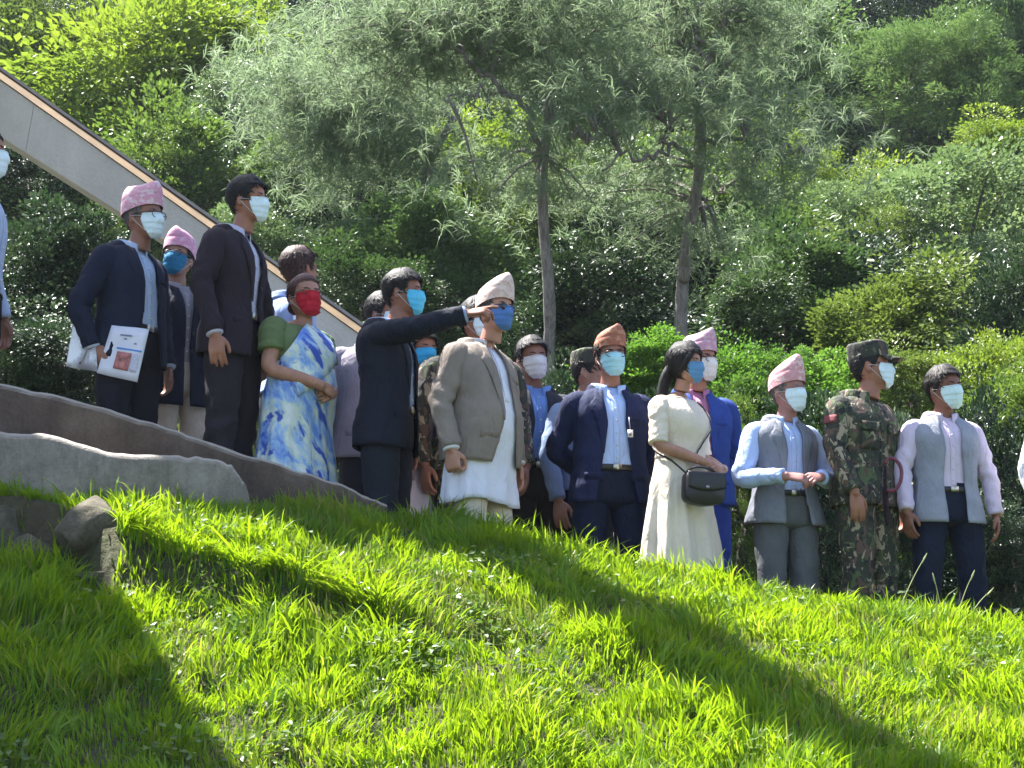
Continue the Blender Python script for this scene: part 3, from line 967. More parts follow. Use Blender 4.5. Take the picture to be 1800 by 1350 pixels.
pine(20.5, [(966, 700, 25, 0), (960, 520, 25, 0), (958, 360, 23, 0), (960, 240, 21, 0), (963, 120, 16, 0), (962, 20, 12, 0), (960, -120, 9, 0), (958, -260, 5, 0)],
     [[(955, 300, 15, 0), (930, 205, 14, -0.3), (880, 150, 11, -0.5), (820, 100, 8, -0.6), (780, 60, 5, -0.6)],
      [(905, 170, 9, -0.4), (850, 160, 6, -0.7), (780, 175, 5, -0.9)],
      [(850, 125, 7, -0.5), (840, 90, 5, -0.4), (845, 60, 4, -0.3)],
      [(960, 140, 9, 0), (1010, 110, 6, 0.4), (1025, 70, 5, 0.6)],
      [(962, 200, 9, 0), (1030, 240, 7, -0.6), (1080, 230, 5, -0.8)],
      [(960, 80, 8, 0), (910, 30, 6, 0.4), (870, -20, 4, 0.5)]],
     [(610, 60, 60, 45, 120, -0.4), (700, 90, 100, 55, 300, -0.4), (780, 45, 100, 50, 300, -0.5), (870, 70, 80, 60, 220, -0.3), (930, 50, 90, 60, 260, 0.2), (820, 5, 120, 40, 260, 0),
      (1010, 60, 60, 50, 170, 0.4), (1010, 200, 75, 50, 130, -0.7), (920, 275, 70, 45, 70, 0.6), (970, 310, 60, 35, 50, 0.6), (960, -90, 120, 90, 260, 0),
      (885, 325, 90, 40, 60, -0.4), (1015, 350, 75, 40, 40, 0.4)],
     "tall straight-trunked pine behind the man in the beige jacket", 41)
pine(20.8, [(1192, 600, 27, 0), (1205, 480, 27, 0), (1218, 370, 25, 0), (1228, 260, 25, 0), (1236, 150, 23, 0), (1250, 85, 13, 0), (1275, 20, 9, 0), (1290, -90, 6, 0)],
     [[(1236, 160, 13, 0), (1212, 95, 9, 0), (1186, 40, 7, 0), (1170, -40, 5, 0)],
      [(1236, 150, 12, 0), (1230, 90, 9, -0.2), (1222, 50, 7, -0.2), (1235, 5, 5, -0.3)],
      [(1222, 55, 6, -0.2), (1200, 30, 4, -0.2)],
      [(1230, 250, 12, 0), (1290, 246, 8, -0.4), (1360, 258, 7, -0.7), (1425, 272, 4, -0.9)],
      [(1228, 262, 11, 0), (1170, 262, 9, -0.5), (1130, 285, 7, -0.7), (1090, 272, 6, -0.9), (1060, 300, 4, -1)],
      [(1165, 263, 6, -0.5), (1170, 235, 5, -0.6), (1185, 220, 4, -0.6)],
      [(1240, 148, 8, 0), (1275, 138, 5, 0.3)],
      [(1215, 400, 9, 0), (1250, 350, 6, 0.2), (1275, 330, 4, 0.3)]],
     [(1110, 150, 90, 45, 180, -0.6), (1050, 180, 70, 45, 90, -0.5), (1150, 60, 80, 60, 230, 0.2), (1240, 40, 80, 60, 190, 0.3), (1320, 60, 80, 60, 210, 0.4), (1300, 170, 70, 50, 180, 0.3),
      (1315, 230, 50, 30, 80, -0.6), (1370, 290, 70, 28, 150, -0.8), (1090, 300, 65, 35, 90, 0.5), (1150, 335, 60, 40, 60, 0.5), (1245, 430, 45, 35, 80, 0.2), (1200, 190, 55, 40, 90, -0.3), (1230, -70, 120, 90, 240, 0.2),
      (1140, 400, 75, 50, 40, 0.4), (1285, 335, 65, 40, 40, 0.3)],
     "leaning pine that forks above the woman in the cream dress", 43)
pine(25.5, [(735, 520, 22, 0), (740, 400, 21, 0), (752, 310, 20, 0), (772, 250, 18, 0), (790, 208, 15, 0), (760, 195, 10, 0), (715, 185, 8, 0), (650, 170, 5, 0)],
     [[(765, 262, 11, 0), (735, 225, 9, -0.3), (700, 215, 6, -0.5), (640, 235, 4, -0.6)],
      [(790, 212, 9, 0), (830, 165, 8, 0), (880, 155, 6, 0)],
      [(725, 190, 8, 0), (660, 200, 6, -0.3), (600, 205, 4, -0.4), (560, 225, 3, -0.4)],
      [(752, 300, 7, 0), (800, 282, 5, 0.4), (850, 280, 4, 0.6)],
      [(720, 186, 6, 0), (718, 150, 5, 0), (716, 120, 3, 0)]],
     [(600, 160, 95, 50, 290, -0.3), (560, 215, 80, 50, 230, -0.4), (660, 190, 90, 50, 240, -0.5), (610, 250, 80, 45, 200, -0.4), (710, 260, 60, 35, 110, -0.2), (690, 130, 70, 40, 170, 0.2), (530, 160, 40, 35, 70, 0), (650, 300, 60, 30, 100, 0.3)],
     "crooked dark-limbed pine above the pointing man with drooping left boughs", 47)

def build_haze():
    x0, x1, y0, y1, z0, z1 = -95, 95, -65, 165, -3.0, 75.0
    mb = MB().box(((x0 + x1) / 2, (y0 + y1) / 2, (z0 + z1) / 2), (x1 - x0, y1 - y0, z1 - z0))
    m = bpy.data.materials.new("haze"); m.use_nodes = True
    nt = m.node_tree
    nt.nodes.remove(nt.nodes["Principled BSDF"])
    v = nt.nodes.new("ShaderNodeVolumePrincipled")
    v.inputs["Color"].default_value = (0.80, 0.88, 1.0, 1); v.inputs["Density"].default_value = 0.00028; v.inputs["Anisotropy"].default_value = 0.3
    nt.links.new(v.outputs[0], nt.nodes["Material Output"].inputs["Volume"])
    tag(mb.build("haze", m, None, False), kind="stuff")
build_haze()
# ------------------------------------------------------------------ people: shared shapes
HS = 0.975                                              # head scale
_T = np.array([0.0, .06, .15, .30, .45, .60, .75, .87, .95, 1.0])
_HC = np.array([-.058, -.040, -.022, -.008, -.002, .003, .006, .008, .010, .012])
_HD = np.array([.018, .045, .070, .086, .092, .098, .098, .085, .058, .012])
_HW = np.array([.020, .040, .055, .066, .071, .075, .076, .066, .046, .010])

def head_surf(t, ang, off=0.0):
    """point of the skull: t height share chin..crown, ang 0 = face (-Y), + towards +X"""
    t = np.asarray(t, float); ang = np.asarray(ang, float)
    c = np.interp(t, _T, _HC); d = np.interp(t, _T, _HD) + off; w = np.interp(t, _T, _HW) + off
    s, k = np.sin(ang), np.cos(ang)
    p = 2 / 2.25
    x = w * np.sign(s) * np.abs(s) ** p
    y = c - d * np.sign(k) * np.abs(k) ** p
    z = -0.10 + 0.225 * t + np.where(t > 0.93, off * np.clip((t - 0.93) / 0.07, 0, 1), 0)
    return np.stack(np.broadcast_arrays(x, y, z), -1)

_TS = np.array([0.0, 0.03, .06, .10, .15, .22, .30, .38, .45, .52, .60, .68, .75, .81, .87, .91, .95, .98, 1.0])

def remeshed(mb, voxel, smooth=2, dec=None):
    """one continuous closed surface from overlapping closed shapes"""
    me = mb.mesh("tmp"); outward(me)
    o = bpy.data.objects.new("tmp", me); COL.objects.link(o)
    m = o.modifiers.new("r", 'REMESH'); m.mode = 'VOXEL'; m.voxel_size = voxel
    if smooth:
        s = o.modifiers.new("s", 'SMOOTH'); s.iterations = smooth; s.factor = 0.5
    if dec:
        d = o.modifiers.new("d", 'DECIMATE'); d.ratio = dec
    dg = bpy.context.evaluated_depsgraph_get()
    out = bpy.data.meshes.new_from_object(o.evaluated_get(dg))
    bpy.data.objects.remove(o); bpy.data.meshes.remove(me)
    return out

def mesh_arrays(me):
    V = np.zeros(len(me.vertices) * 3, dtype=np.float32); me.vertices.foreach_get("co", V)
    V = V.reshape(-1, 3).astype(float)
    return V, [tuple(p.vertices) for p in me.polygons]

def make_head(fem=False):
    mb = MB()
    a = np.linspace(0, 2 * math.pi, 29)[:-1]
    mb.rings([head_surf(t, a) for t in _TS])
    # nose, brow ridge, cheek, lips, ears
    mb.rings([np.array([[sx * w, -y, z] for sx, y in ((-1, yb), (0, yf), (1, yb))]) for z, w, yf, yb in
              ((-0.022, .006, .100, .08), (-0.014, .017, .112, .08), (-0.004, .013, .116, .085), (0.012, .009, .107, .085), (0.028, .008, .098, .085))])
    for s in (-1, 1):
        mb.ball((s * 0.031, -0.083, 0.034), (0.026, 0.013, 0.0075), 10, 6)
        mb.ball((s * 0.040, -0.068, -0.012), (0.022, 0.016, 0.016), 10, 6)
        mb.ball((s * 0.077, 0.012, 0.004), (0.008, 0.017, 0.030), 10, 7, rotz(-s * 0.35))
        mb.ball((s * 0.079, 0.008, -0.018), (0.006, 0.010, 0.010), 8, 5)
    mb.ball((0, -0.090, -0.046), (0.024, 0.010, 0.006), 10, 6)
    mb.ball((0, -0.088, -0.058), (0.020, 0.010, 0.007), 10, 6)
    mb.tube([(0, -0.002, -0.045), (0, 0.014, -0.09), (0, 0.028, -0.15)], [.054, .053, .060] if not fem else [.047, .045, .05], 18)
    return mesh_arrays(remeshed(mb, 0.0058, 2))
HEAD = {False: make_head(False), True: make_head(True)}

def make_hand(curl, thumb_in=0.0, spread=0.0):
    """right hand: wrist at the origin, fingers down -Z, palm towards +X, thumb towards -Y"""
    mb = MB()
    a = np.linspace(0, 2 * math.pi, 15)[:-1]
    def el(z, wx, wy, oy=0.0): return np.stack([wx * np.cos(a), oy + wy * np.sin(a), np.full(len(a), z)], 1)
    mb.rings([el(.055, .021, .026), el(.02, .020, .026), el(-.01, .0185, .028), el(-.04, .0175, .038, -.002), el(-.075, .016, .042), el(-.095, .0125, .040), el(-.102, .006, .03)])
    for i, (y, L) in enumerate(zip((-.031, -.0105, .0105, .030), (.074, .083, .077, .060))):
        p = np.array([0.0, y, -.088]); pts = [p.copy()]
        ang = 0.0; yy = (y / .03) * 0.06 * (1 + spread * 4)
        for s, c in zip((.46, .31, .25), curl):
            ang += R(c if isinstance(c, (int, float)) else c[i])
            p = p + L * s * np.array([math.sin(ang), yy, -math.cos(ang)]); pts.append(p.copy())
        mb.tube(spline(pts, 10), np.interp(np.linspace(0, 1, 10), [0, .5, .9, 1], [.0098, .0088, .0078, .004]), 9)
    t0 = np.array([.004, -.022, -.022])
    mb.tube(spline([t0, t0 + [.012 + thumb_in * .01, -.026, -.026], t0 + [.020 + thumb_in * .02, -.034 + thumb_in * .012, -.055], t0 + [.026 + thumb_in * .03, -.033 + thumb_in * .02, -.078]], 10),
            [.015, .0155, .0145, .013, .0115, .0108, .0105, .0098, .0085, .004], 9)
    return mesh_arrays(remeshed(mb, 0.0042, 2, 0.5))
HANDS = {"relaxed": make_hand((16, 24, 16)), "fist": make_hand((62, 78, 50), 1.0), "point": make_hand(((4, 34, 48, 58), (6, 46, 60, 64), (4, 30, 36, 40)), 0.6),
         "flat": make_hand((8, 10, 8)), "hold": make_hand((38, 46, 30), 0.7)}

def hand_frame(side, d, palm):
    z = -np.asarray(d, float); z /= np.linalg.norm(z)
    x = np.asarray(palm, float); x = x - z * np.dot(x, z); x /= np.linalg.norm(x)
    y = np.cross(z, x)
    if side > 0:                                       # left hand: mirror of the right
        return np.stack([-x, -y, z], 1) @ np.diag([-1, 1, 1]) @ np.diag([1, 1, 1]) if False else np.stack([x, -y, z], 1)
    return np.stack([x, y, z], 1)

# torso profile: z, half width, front depth, back depth, centre y
_BZ = np.array([0.70, 0.80, 0.90, 0.97, 1.04, 1.12, 1.20, 1.27, 1.325, 1.36, 1.385, 1.405, 1.43])
_BW = np.array([.190, .188, .182, .172, .168, .172, .182, .190, .188, .165, .125, .085, .062])
_BF = np.array([.115, .118, .115, .108, .106, .112, .120, .118, .102, .084, .066, .056, .052])
_BB = np.array([.118, .122, .122, .105, .095, .100, .112, .116, .108, .096, .080, .068, .058])
_BC = np.array([.000, .000, .000, .000, .000, .000, .000, .004, .010, .014, .018, .020, .024])

class Torso:
    def __init__(self, wide=1.0, belly=0.0, bust=0.0, waist=0.0):
        g = lambda c, s: np.exp(-((_BZ - c) / s) ** 2)
        self.w = _BW * (1 + (wide - 1) * sstep(1.43, 1.36, _BZ)) + 0.35 * belly * g(1.0, .14) - waist * g(1.06, .10)
        self.f = _BF + belly * g(1.02, .15) + bust * g(1.22, .075)
        self.b = _BB + 0.15 * belly * g(1.0, .14)
        self.n = 2.45
    def at(self, z, ang, off=0.0):
        z = np.asarray(z, float); ang = np.asarray(ang, float)
        zc = np.clip(z, _BZ[0], _BZ[-1])
        w = np.interp(zc, _BZ, self.w) + off; f = np.interp(zc, _BZ, self.f) + off; b = np.interp(zc, _BZ, self.b) + off
        c = np.interp(zc, _BZ, _BC)
        p = 2 / self.n
        s, k = np.sin(ang), np.cos(ang)
        x = w * np.sign(s) * np.abs(s) ** p
        y = c + np.where(k > 0, -f, b) * np.abs(k) ** p
        return np.stack(np.broadcast_arrays(x, y, z), -1)
    def ang_of_x(self, z, x, off=0.0):
        w = np.interp(np.clip(z, _BZ[0], _BZ[-1]), _BZ, self.w) + off
        r = np.clip(np.asarray(x) / w, -0.98, 0.98)
        return np.sign(r) * np.arcsin(np.abs(r) ** (self.n / 2))

def wrinkle(Gd, amp, seed, f=(9, 9, 14), closed=False):
    """cloth folds: push a grid along its normals with stretched ridged noise"""
    Nn = grid_normals(Gd, closed)
    P = Gd.reshape(-1, 3) * np.array(f)
    P = P + 0.7 * np.stack([vnoise(P * 0.5, seed + 1), vnoise(P * 0.5, seed + 2), vnoise(P * 0.5, seed + 3)], 1)
    d = (1 - np.abs(vnoise(P, seed)) * 2.2) * 0.6 + 0.4 * vnoise(P * 2.1, seed + 5)
    return Gd + Nn * (amp * d).reshape(Gd.shape[:2])[:, :, None]

def rows_z(z0, z1, n=34):
    return np.linspace(z0, z1, n)

def torso_shell(T, z0, z1, off, open_w=None, th=0.006, amp=0.0055, seed=1, flare=0.0, ncol=56, pleat=None, hem=None, ff=1.02):
    """open_w(z) half width of a front opening in metres (0 = closed front); flare widens towards the hem"""
    zs = rows_z(z0, z1)
    Gd = np.zeros((len(zs), ncol, 3))
    for i, z in enumerate(zs):
        o = off + flare * sstep(ff, z0, z) if z < ff else off
        if open_w is None:
            an = np.linspace(0, 2 * math.pi, ncol + 1)[:-1] + math.pi
        else:
            hw, cx = open_w(z)
            a0 = float(T.ang_of_x(z, cx + hw, o)); a1 = float(T.ang_of_x(z, cx - hw, o)) + 2 * math.pi
            an = np.linspace(a0, a1, ncol)
        oo = np.full(ncol, o)
        if pleat is not None:
            oo = oo + pleat(z, an)
        zz = np.full(ncol, z)
        if hem is not None and i < 8:
            zz = z + hem(an) * (1 - i / 8.0)
        p = T.at(z, an, oo); p[:, 2] = zz
        Gd[i] = p
    Gd = wrinkle(Gd, amp, seed, (8, 8, 12), open_w is None)
    return MB().shell(Gd, th, open_w is None), Gd

def strip_on(T, zs, x0, x1, off, th=0.005):
    """flat piece lying on the torso between x0(z) and x1(z)"""
    Gd = []
    for z, a, b in zip(zs, x0, x1):
        xs = np.linspace(a, b, 6)
        Gd.append(T.at(z, T.ang_of_x(z, xs, off), off))
    Gd = np.array(Gd)
    if (x1[0] - x0[0]) < 0: Gd = Gd[:, ::-1]
    return MB().shell(Gd, th)

def sleeve_grid(path, rad, seed, amp=0.006, nseg=34, ncol=20, elbow=None):
    S = spline(path, nseg)
    Tn = np.gradient(S, axis=0); Tn /= np.linalg.norm(Tn, axis=1)[:, None]
    rr = np.interp(np.linspace(0, 1, nseg), np.linspace(0, 1, len(rad)), rad)
    u = np.array([0, -1.0, 0]) if abs(Tn[0][1]) < 0.9 else np.array([0, 0, 1.0])
    Gd = np.zeros((nseg, ncol, 3))
    a = np.linspace(0, 2 * math.pi, ncol + 1)[:-1]
    for i in range(nseg):
        u = u - Tn[i] * np.dot(u, Tn[i]); u /= np.linalg.norm(u)
        w = np.cross(Tn[i], u)
        Gd[i] = S[i] + rr[i] * (np.cos(a)[:, None] * u + np.sin(a)[:, None] * w)
    # folds run around the arm and gather at the elbow and cuff
    f = np.linspace(0, 1, nseg)
    k = 0.35 + 0.9 * np.exp(-((f - 0.55) / 0.16) ** 2) + 0.6 * np.exp(-((f - 0.95) / 0.10) ** 2)
    Nn = grid_normals(Gd, True)
    ph = vnoise(np.stack([np.cos(a) * 1.3 + seed, np.sin(a) * 1.3, a * 0], 1), seed) * 2.5
    d = np.sin(f[:, None] * 44 + ph[None, :] * 2.2) * 0.5 + 0.9 * vnoise((Gd * np.array([17, 17, 20])).reshape(-1, 3), seed + 4).reshape(nseg, ncol)
    return Gd + Nn * (amp * k[:, None] * d)[:, :, None] * np.sign(np.sum(Nn * (Gd - S[:, None, :]), axis=2))[:, :, None]

ARMS = {
    # elbow, wrist, hand direction, palm normal, hand pose (for the right arm, x is mirrored for the left)
    "down": ((-.245, .02, 1.075), (-.250, -.045, .835), (.03, -.14, -1), (1, .35, 0), "relaxed"),
    "down_fist": ((-.245, .03, 1.075), (-.250, -.035, .840), (.03, -.10, -1), (1, .2, 0), "fist"),
    "down_front": ((-.235, .0, 1.075), (-.200, -.135, .855), (.12, -.10, -1), (.5, .9, 0), "relaxed"),
    "back": ((-.265, .10, 1.09), (-.09, .18, .95), (.9, .1, -.3), (0, -1, 0), "relaxed"),
    "clasp": ((-.240, -.02, 1.085), (-.075, -.215, .985), (.85, -.25, -.25), (.2, .9, -.2), "hold"),
    "fiddle": ((-.265, -.03, 1.08), (-.115, -.245, 1.045), (.75, -.45, -.10), (.3, .5, -.7), "hold"),
    "hold": ((-.275, .085, 1.06), (-.230, .005, .845), (.22, -.40, -.6), (.75, .3, .4), "hold"),
    "point": ((-.225, -.235, 1.335), (-.150, -.475, 1.425), (.10, -1, .16), (.55, .0, -.8), "point"),
}

def person(label, group="people standing on the bank", name="person", **s):
    """a standing figure; the arguments say where the photo puts the head and what is worn"""
    Y = s["Y"]; px, pt = s["head"]
    extra = {"topi": 0.070, "army": 0.032}.get(s.get("hat"), 0.030)
    top = at_y(px, pt, Y)
    zg = float(zt(np.array(top[0]), np.array(Y)))
    H = (top[2] - zg)
    sc = H / (1.68 + extra)
    if s.get("sc"): sc = s["sc"]; zg = top[2] - sc * (1.68 + extra)
    seed = s["seed"]
    yaw = R(s["yaw"]); hy = R(s.get("hyaw", s["yaw"])) - yaw; hp = R(s.get("hpitch", 0)); hr = R(s.get("hroll", 3.5 * math.sin(seed * 2.7)))
    root = empty(name, (top[0] + s.get("dx", 0.0), Y, zg), yaw, sc)
    tag(root, label, "person", group)
    fem = s.get("fem", False)
    T = Torso(s.get("wide", 1.0) * (0.92 if fem else 1.0), s.get("belly", 0.0), 0.035 if fem else 0.0, 0.02 if fem else 0.0)
    wd = s.get("wide", 1.0) * (0.92 if fem else 1.0)
    sv = np.random.default_rng(seed).uniform(.82, 1.18)
    skin = skin_mat(tuple(round(c * sv * f, 4) for c, f in zip(s.get("skin", (0.29, 0.145, 0.095)), (.97, 1.06, 1.12))))
    hs = HS * s.get("hsc", 1.0) * (0.95 if fem else 1.0)
    hz = 1.68 - 0.125 * hs
    HR = rotz(hy) @ rotx(hp) @ roty(hr)
    piv = np.array([0, 0.02, -0.06]) * hs
    ho = rotz(-yaw) @ np.array([-s.get("dx", 0.0) / sc, 0, 0])          # the head stays over the photo's spot, carried a little forward of the trunk
    ho = np.array([np.clip(ho[0], -.02, .02), np.clip(ho[1], -.065, .03), 0])
    H0 = np.array([0, -0.012, hz]) + ho
    def hd(P):                                          # head space -> person space
        return ((np.asarray(P, float) * hs - piv) @ HR.T) + piv + H0
    # ---- arms
    arms = {}
    for side, key in ((-1, s.get("R", "down")), (1, s.get("L", "down"))):
        e, w, d, pn, hp_ = key if isinstance(key, tuple) else ARMS[key]
        m = np.array([-side, 1, 1])
        e, w, d, pn = np.array(e) * m, np.array(w) * m, np.array(d) * m, np.array(pn) * m
        ex = 0.010 + (wd - 1) * 0.18
        if abs(e[0]) > 0.15: e[0] += side * ex
        if abs(w[0]) > 0.15: w[0] += side * ex
        j = np.random.default_rng(seed * 3 + side)
        e = e + j.normal(0, 0.013, 3); w = w + j.normal(0, 0.013, 3)
        sh = np.array([side * (0.165 * wd + 0.005), 0.008, 1.318])
        arms[side] = (sh, e, w, d / np.linalg.norm(d), pn, hp_)
    # ---- body: one continuous skin surface
    mb = MB()
    a = np.linspace(0, 2 * math.pi, 21)[:-1]
    mb.rings([T.at(z, a, -0.024) for z in np.linspace(0.85, 1.36, 12)] + [T.at(z, a, -0.018) + ho * f for z, f in ((1.39, .35), (1.41, .6), (1.425, .8))])
    for side, (sh, e, w, d, pn, hp_) in arms.items():
        k = s.get("armk", 0.88 if fem else 1.0)
        mb.tube(spline([sh * [0.8, 1, 1], sh, (sh + e) / 2, e, (e + w) / 2, w, w + d * 0.015], 18), np.interp(np.linspace(0, 1, 18), [0, .17, .33, .5, .66, .84, 1], np.array([.045, .052, .047, .040, .040, .029, .026]) * k), 12)
        st = s.get("stance", 0.0)
        mb.tube(spline([(side * .075, .005, .90), (side * (.093 + st * .4), -.006, .72), (side * (.10 + st * .8), -.010, .48), (side * (.102 + st), .010, .28), (side * (.104 + st), .018, .07)], 14), np.interp(np.linspace(0, 1, 14), [0, .25, .5, .7, 1], [.080, .068, .050, .048, .034]), 12)
        mb.tube([(side * (.104 + st), .045, .045), (side * (.106 + st), -.05, .04), (side * (.108 + st), -.14, .03)], [.030, .034, .018], 10)
    me = remeshed(mb, 0.0135, 2)
    o = bpy.data.objects.new("body", me); COL.objects.link(o)
    hm = MB()
    V, F = HEAD[fem]
    hm.add(hd(V), F)
    for side, (sh, e, w, d, pn, hp_) in arms.items():
        V, F = HANDS[hp_]
        k = 0.94 if fem else 1.0
        Fm = hand_frame(side, d, pn)
        Vh = V.copy()
        if side > 0: Vh[:, 1] *= 1
        hm.add((Vh * k) @ Fm.T + w, F)
    op = hm.build("operand", None, None)
    bo = o.modifiers.new("b", 'BOOLEAN'); bo.operation = 'UNION'; bo.object = op
    try: bo.solver = 'MANIFOLD'
    except TypeError: bo.solver = 'EXACT'
    de = o.modifiers.new("d", 'DECIMATE'); de.ratio = 0.42
    dg = bpy.context.evaluated_depsgraph_get()
    me2 = bpy.data.meshes.new_from_object(o.evaluated_get(dg))
    if len(me2.vertices) < len(me.vertices) * 0.6: print("boolean failed for", label)
    o.modifiers.clear(); o.data = me2; o.parent = root
    bpy.data.objects.remove(op)
    me2.polygons.foreach_set("use_smooth", np.ones(len(me2.polygons), dtype=bool))
    me2.materials.clear(); me2.materials.append(skin)
    # ---- face parts
    eye_w = plain("eye_white", (0.75, 0.72, 0.70), 0.25, 0.03, 5, 0); eye_d = plain("iris", (0.02, 0.012, 0.01), 0.15, 0, 5, 0)
    haircol = s.get("haircol", (0.012, 0.010, 0.010))
    if not s.get("noface"):
        for sx in (-1, 1):
            ey = MB().ball(hd([(sx * 0.031, -0.0815, 0.017)])[0], np.array([.0135, .0135, .0095]) * hs, 10, 7, HR).build("eye", eye_w, root)
            ip = hd([(sx * 0.031, -0.0925, 0.017)])[0]
            MB().ball(ip, np.array([.0062, .004, .0062]) * hs, 8, 6, HR).build("iris", eye_d, ey)
            br = np.array([(sx * q, -0.093 + 0.35 * (q - .03) ** 2 * 20 + (0.010 if q > .045 else 0), 0.040 + 0.10 * (q - .012) - 3.2 * max(0, q - .034) ** 2) for q in (.012, .024, .036, .047)])
            MB().tube(hd(br), np.array([.0038, .0055, .0048, .002]) * hs, 6, True, (1, 0.7)).build("eyebrow", hair_mat(haircol), root)
    # ---- hair
    hair = s.get("hair", "short")
    if hair:
        hm_ = hair_mat(haircol)
        nA, nT = 44, 16
        an = np.linspace(0, 2 * math.pi, nA + 1)[:-1]
        aa = np.degrees(np.minimum(an, 2 * math.pi - an))
        if hair == "long": lo = np.interp(aa, [0, 30, 55, 75, 95, 130, 180], [.84, .80, .66, .40, .22, .08, .04])
        elif hair == "bald": lo = np.interp(aa, [0, 40, 70, 82, 100, 130, 180], [.93, .90, .70, .55, .60, .26, .20])
        else: lo = np.interp(aa, [0, 35, 55, 68, 80, 95, 110, 140, 180], [.855, .84, .76, .60, .44, .64, .46, .24, .20])
        thick = {"short": 0.014, "long": 0.022, "bald": 0.006, "cropped": 0.007}[hair]
        Gd = np.zeros((nT, nA, 3))
        for i in range(nT):
            f = i / (nT - 1)
            t = lo + (0.995 - lo) * f
            up = thick * np.minimum(1, 0.35 + f * 2.2) * (1 + 0.35 * sstep(.8, .95, t))
            if hair != "bald" and not s.get("hat"):
                up = up + 0.010 * np.exp(-(aa / 55) ** 2) * sstep(0.0, 0.5, f) + 0.008 * sstep(.85, 1, t)
            q = head_surf(t, an, up)
            nz = vnoise(np.stack([an * 9, np.full(nA, f * 2.0), np.full(nA, seed * 1.0)], 1), seed)
            Gd[i] = q * (1 + 0.014 * nz)[:, None]
        hb = MB().shell(hd(Gd.reshape(-1, 3)).reshape(Gd.shape), 0.012, True)
        if hair == "long":
            tail = [(0.0, 0.075, 0.02), (-0.02, 0.105, -0.04), (-0.035, 0.125, -0.12), (-0.05, 0.13, -0.22), (-0.07, 0.125, -0.30)]
            for kx, r0 in ((0, .036), (0.022, .028), (-0.024, .028)):
                pth = [(x + kx, y + 0.004 * k, z) for k, (x, y, z) in enumerate(tail)]
                hb.tube(hd(spline(pth, 14)), np.interp(np.linspace(0, 1, 14), [0, .3, .7, 1], [r0, r0, r0 * .8, .006]), 9)
            for sx in (-1, 1):
                hb.tube(hd(spline([(sx * .03, -.075, .105), (sx * .072, -.062, .06), (sx * .082, -.03, .0), (sx * .075, .02, -.06)], 10)), [.012, .016, .018, .018, .018, .017, .016, .015, .013, .006], 8)
        if hair != "long" and hair != "bald" and s.get("bun"):
            hb.ball(hd([(0, 0.115, 0.0)])[0], .045, 12, 8)
        g = np.random.default_rng(seed * 11)
        ns = {"short": 420, "long": 420, "bald": 120, "cropped": 260}[hair]
        for _ in range(ns):
            j = int(g.integers(0, nA)); i = int(g.integers(0, nT - 2)) if g.uniform() > .25 else 0
            a0 = an[j] + g.uniform(-.07, .07)
            t0_ = lo[j] + (0.99 - lo[j]) * i / (nT - 1)
            ln = g.uniform(.5, 1.0) * {"short": .17, "long": .26, "bald": .10, "cropped": .09}[hair]
            dr = g.normal(0, .18)
            o0 = thick * (1.0 + g.uniform(.0, .4)) * min(1, .35 + 2.2 * i / (nT - 1)) + (.012 if hair == "short" and aa[j] < 70 and not s.get("hat") else 0)
            pts = [head_surf(np.clip(t0_ + ln * (.6 - q), lo[j] - .03, .99), a0 + dr * q, o0 + .004 * math.sin(q * 3)) for q in (0, .35, .7, 1.0)]
            P_ = hd(np.array(pts))
            side = np.cross(P_[-1] - P_[0], P_[1] - hd([(0, 0, .02)])[0]); side /= np.linalg.norm(side) + 1e-9
            wv = np.array([.35, 1, .8, .1]) * g.uniform(.002, .0045)
            V_ = np.concatenate([P_ - side * wv[:, None], P_ + side * wv[:, None]])
            hb.add(V_, [(0, 4, 5, 1), (1, 5, 6, 2), (2, 6, 7, 3)])
        hb.build("hair", hm_, root, fix=False)
    # ---- hats
    hat = s.get("hat")
    if hat == "topi":
        c1, c2, c3 = s["capcol"]
        lean = s.get("lean", 0.02); fr = s.get("front", 0.02)
        ring_a = np.linspace(0, 2 * math.pi, 33)[:-1]
        rs = []
        ks = [0, .04, .12, .25, .40, .44, .48, .60, .72, .84, .93, .98, 1.0]
        for k in ks:
            w = np.interp(k, [0, .25, .44, .7, .9, 1], [.090, .090, .088, .076, .050, .020])
            d = np.interp(k, [0, .25, .44, .7, .9, 1], [.109, .110, .110, .109, .106, .096])
            if 0.41 < k < 0.47: w, d = w - .0035, d - .0035
            zz = 0.046 + 0.146 * k
            c = np.cos(ring_a); sn = np.sin(ring_a)
            y = .006 - d * np.sign(c) * np.abs(c) ** .85
            x = w * np.sign(sn) * np.abs(sn) ** .85 + lean * max(0, k - .3) ** 1.3
            z = zz + fr * (k ** 1.5) * (-y / .1) - 0.012 * (1 - k) * (y / .1) + .010 * (1 - k) * (-y / .1) + .006 * np.sin(ring_a * 2 + seed) * k
            rs.append(hd(np.stack([x, y, z], 1)))
        cp = MB().rings(rs, False, True)
        Vc = cp.v[0]; cp.v = [Vc + (0.0035 * fbm(Vc * 16, seed, 2))[:, None] * np.array([1, 1, .4])]
        cp.build("topi_cap", dhaka_mat(c1, c2, c3), root)
    elif hat == "army":
        ring_a = np.linspace(0, 2 * math.pi, 29)[:-1]
        rs = []
        for k, w, d in ((0, .086, .106), (.03, .088, .108), (.045, .087, .107), (.075, .089, .108), (.088, .083, .100), (.093, .05, .06)):
            rs.append(hd(np.stack([w * np.sin(ring_a), .006 - d * np.cos(ring_a), 0.058 + k + 0.010 * np.cos(ring_a) * 0 + .004 * np.sin(ring_a * 3 + seed)], 1)))
        cp = MB().rings(rs, False, True).build("army_cap", camo_mat(), root)
        Gd = np.zeros((7, 13, 3))
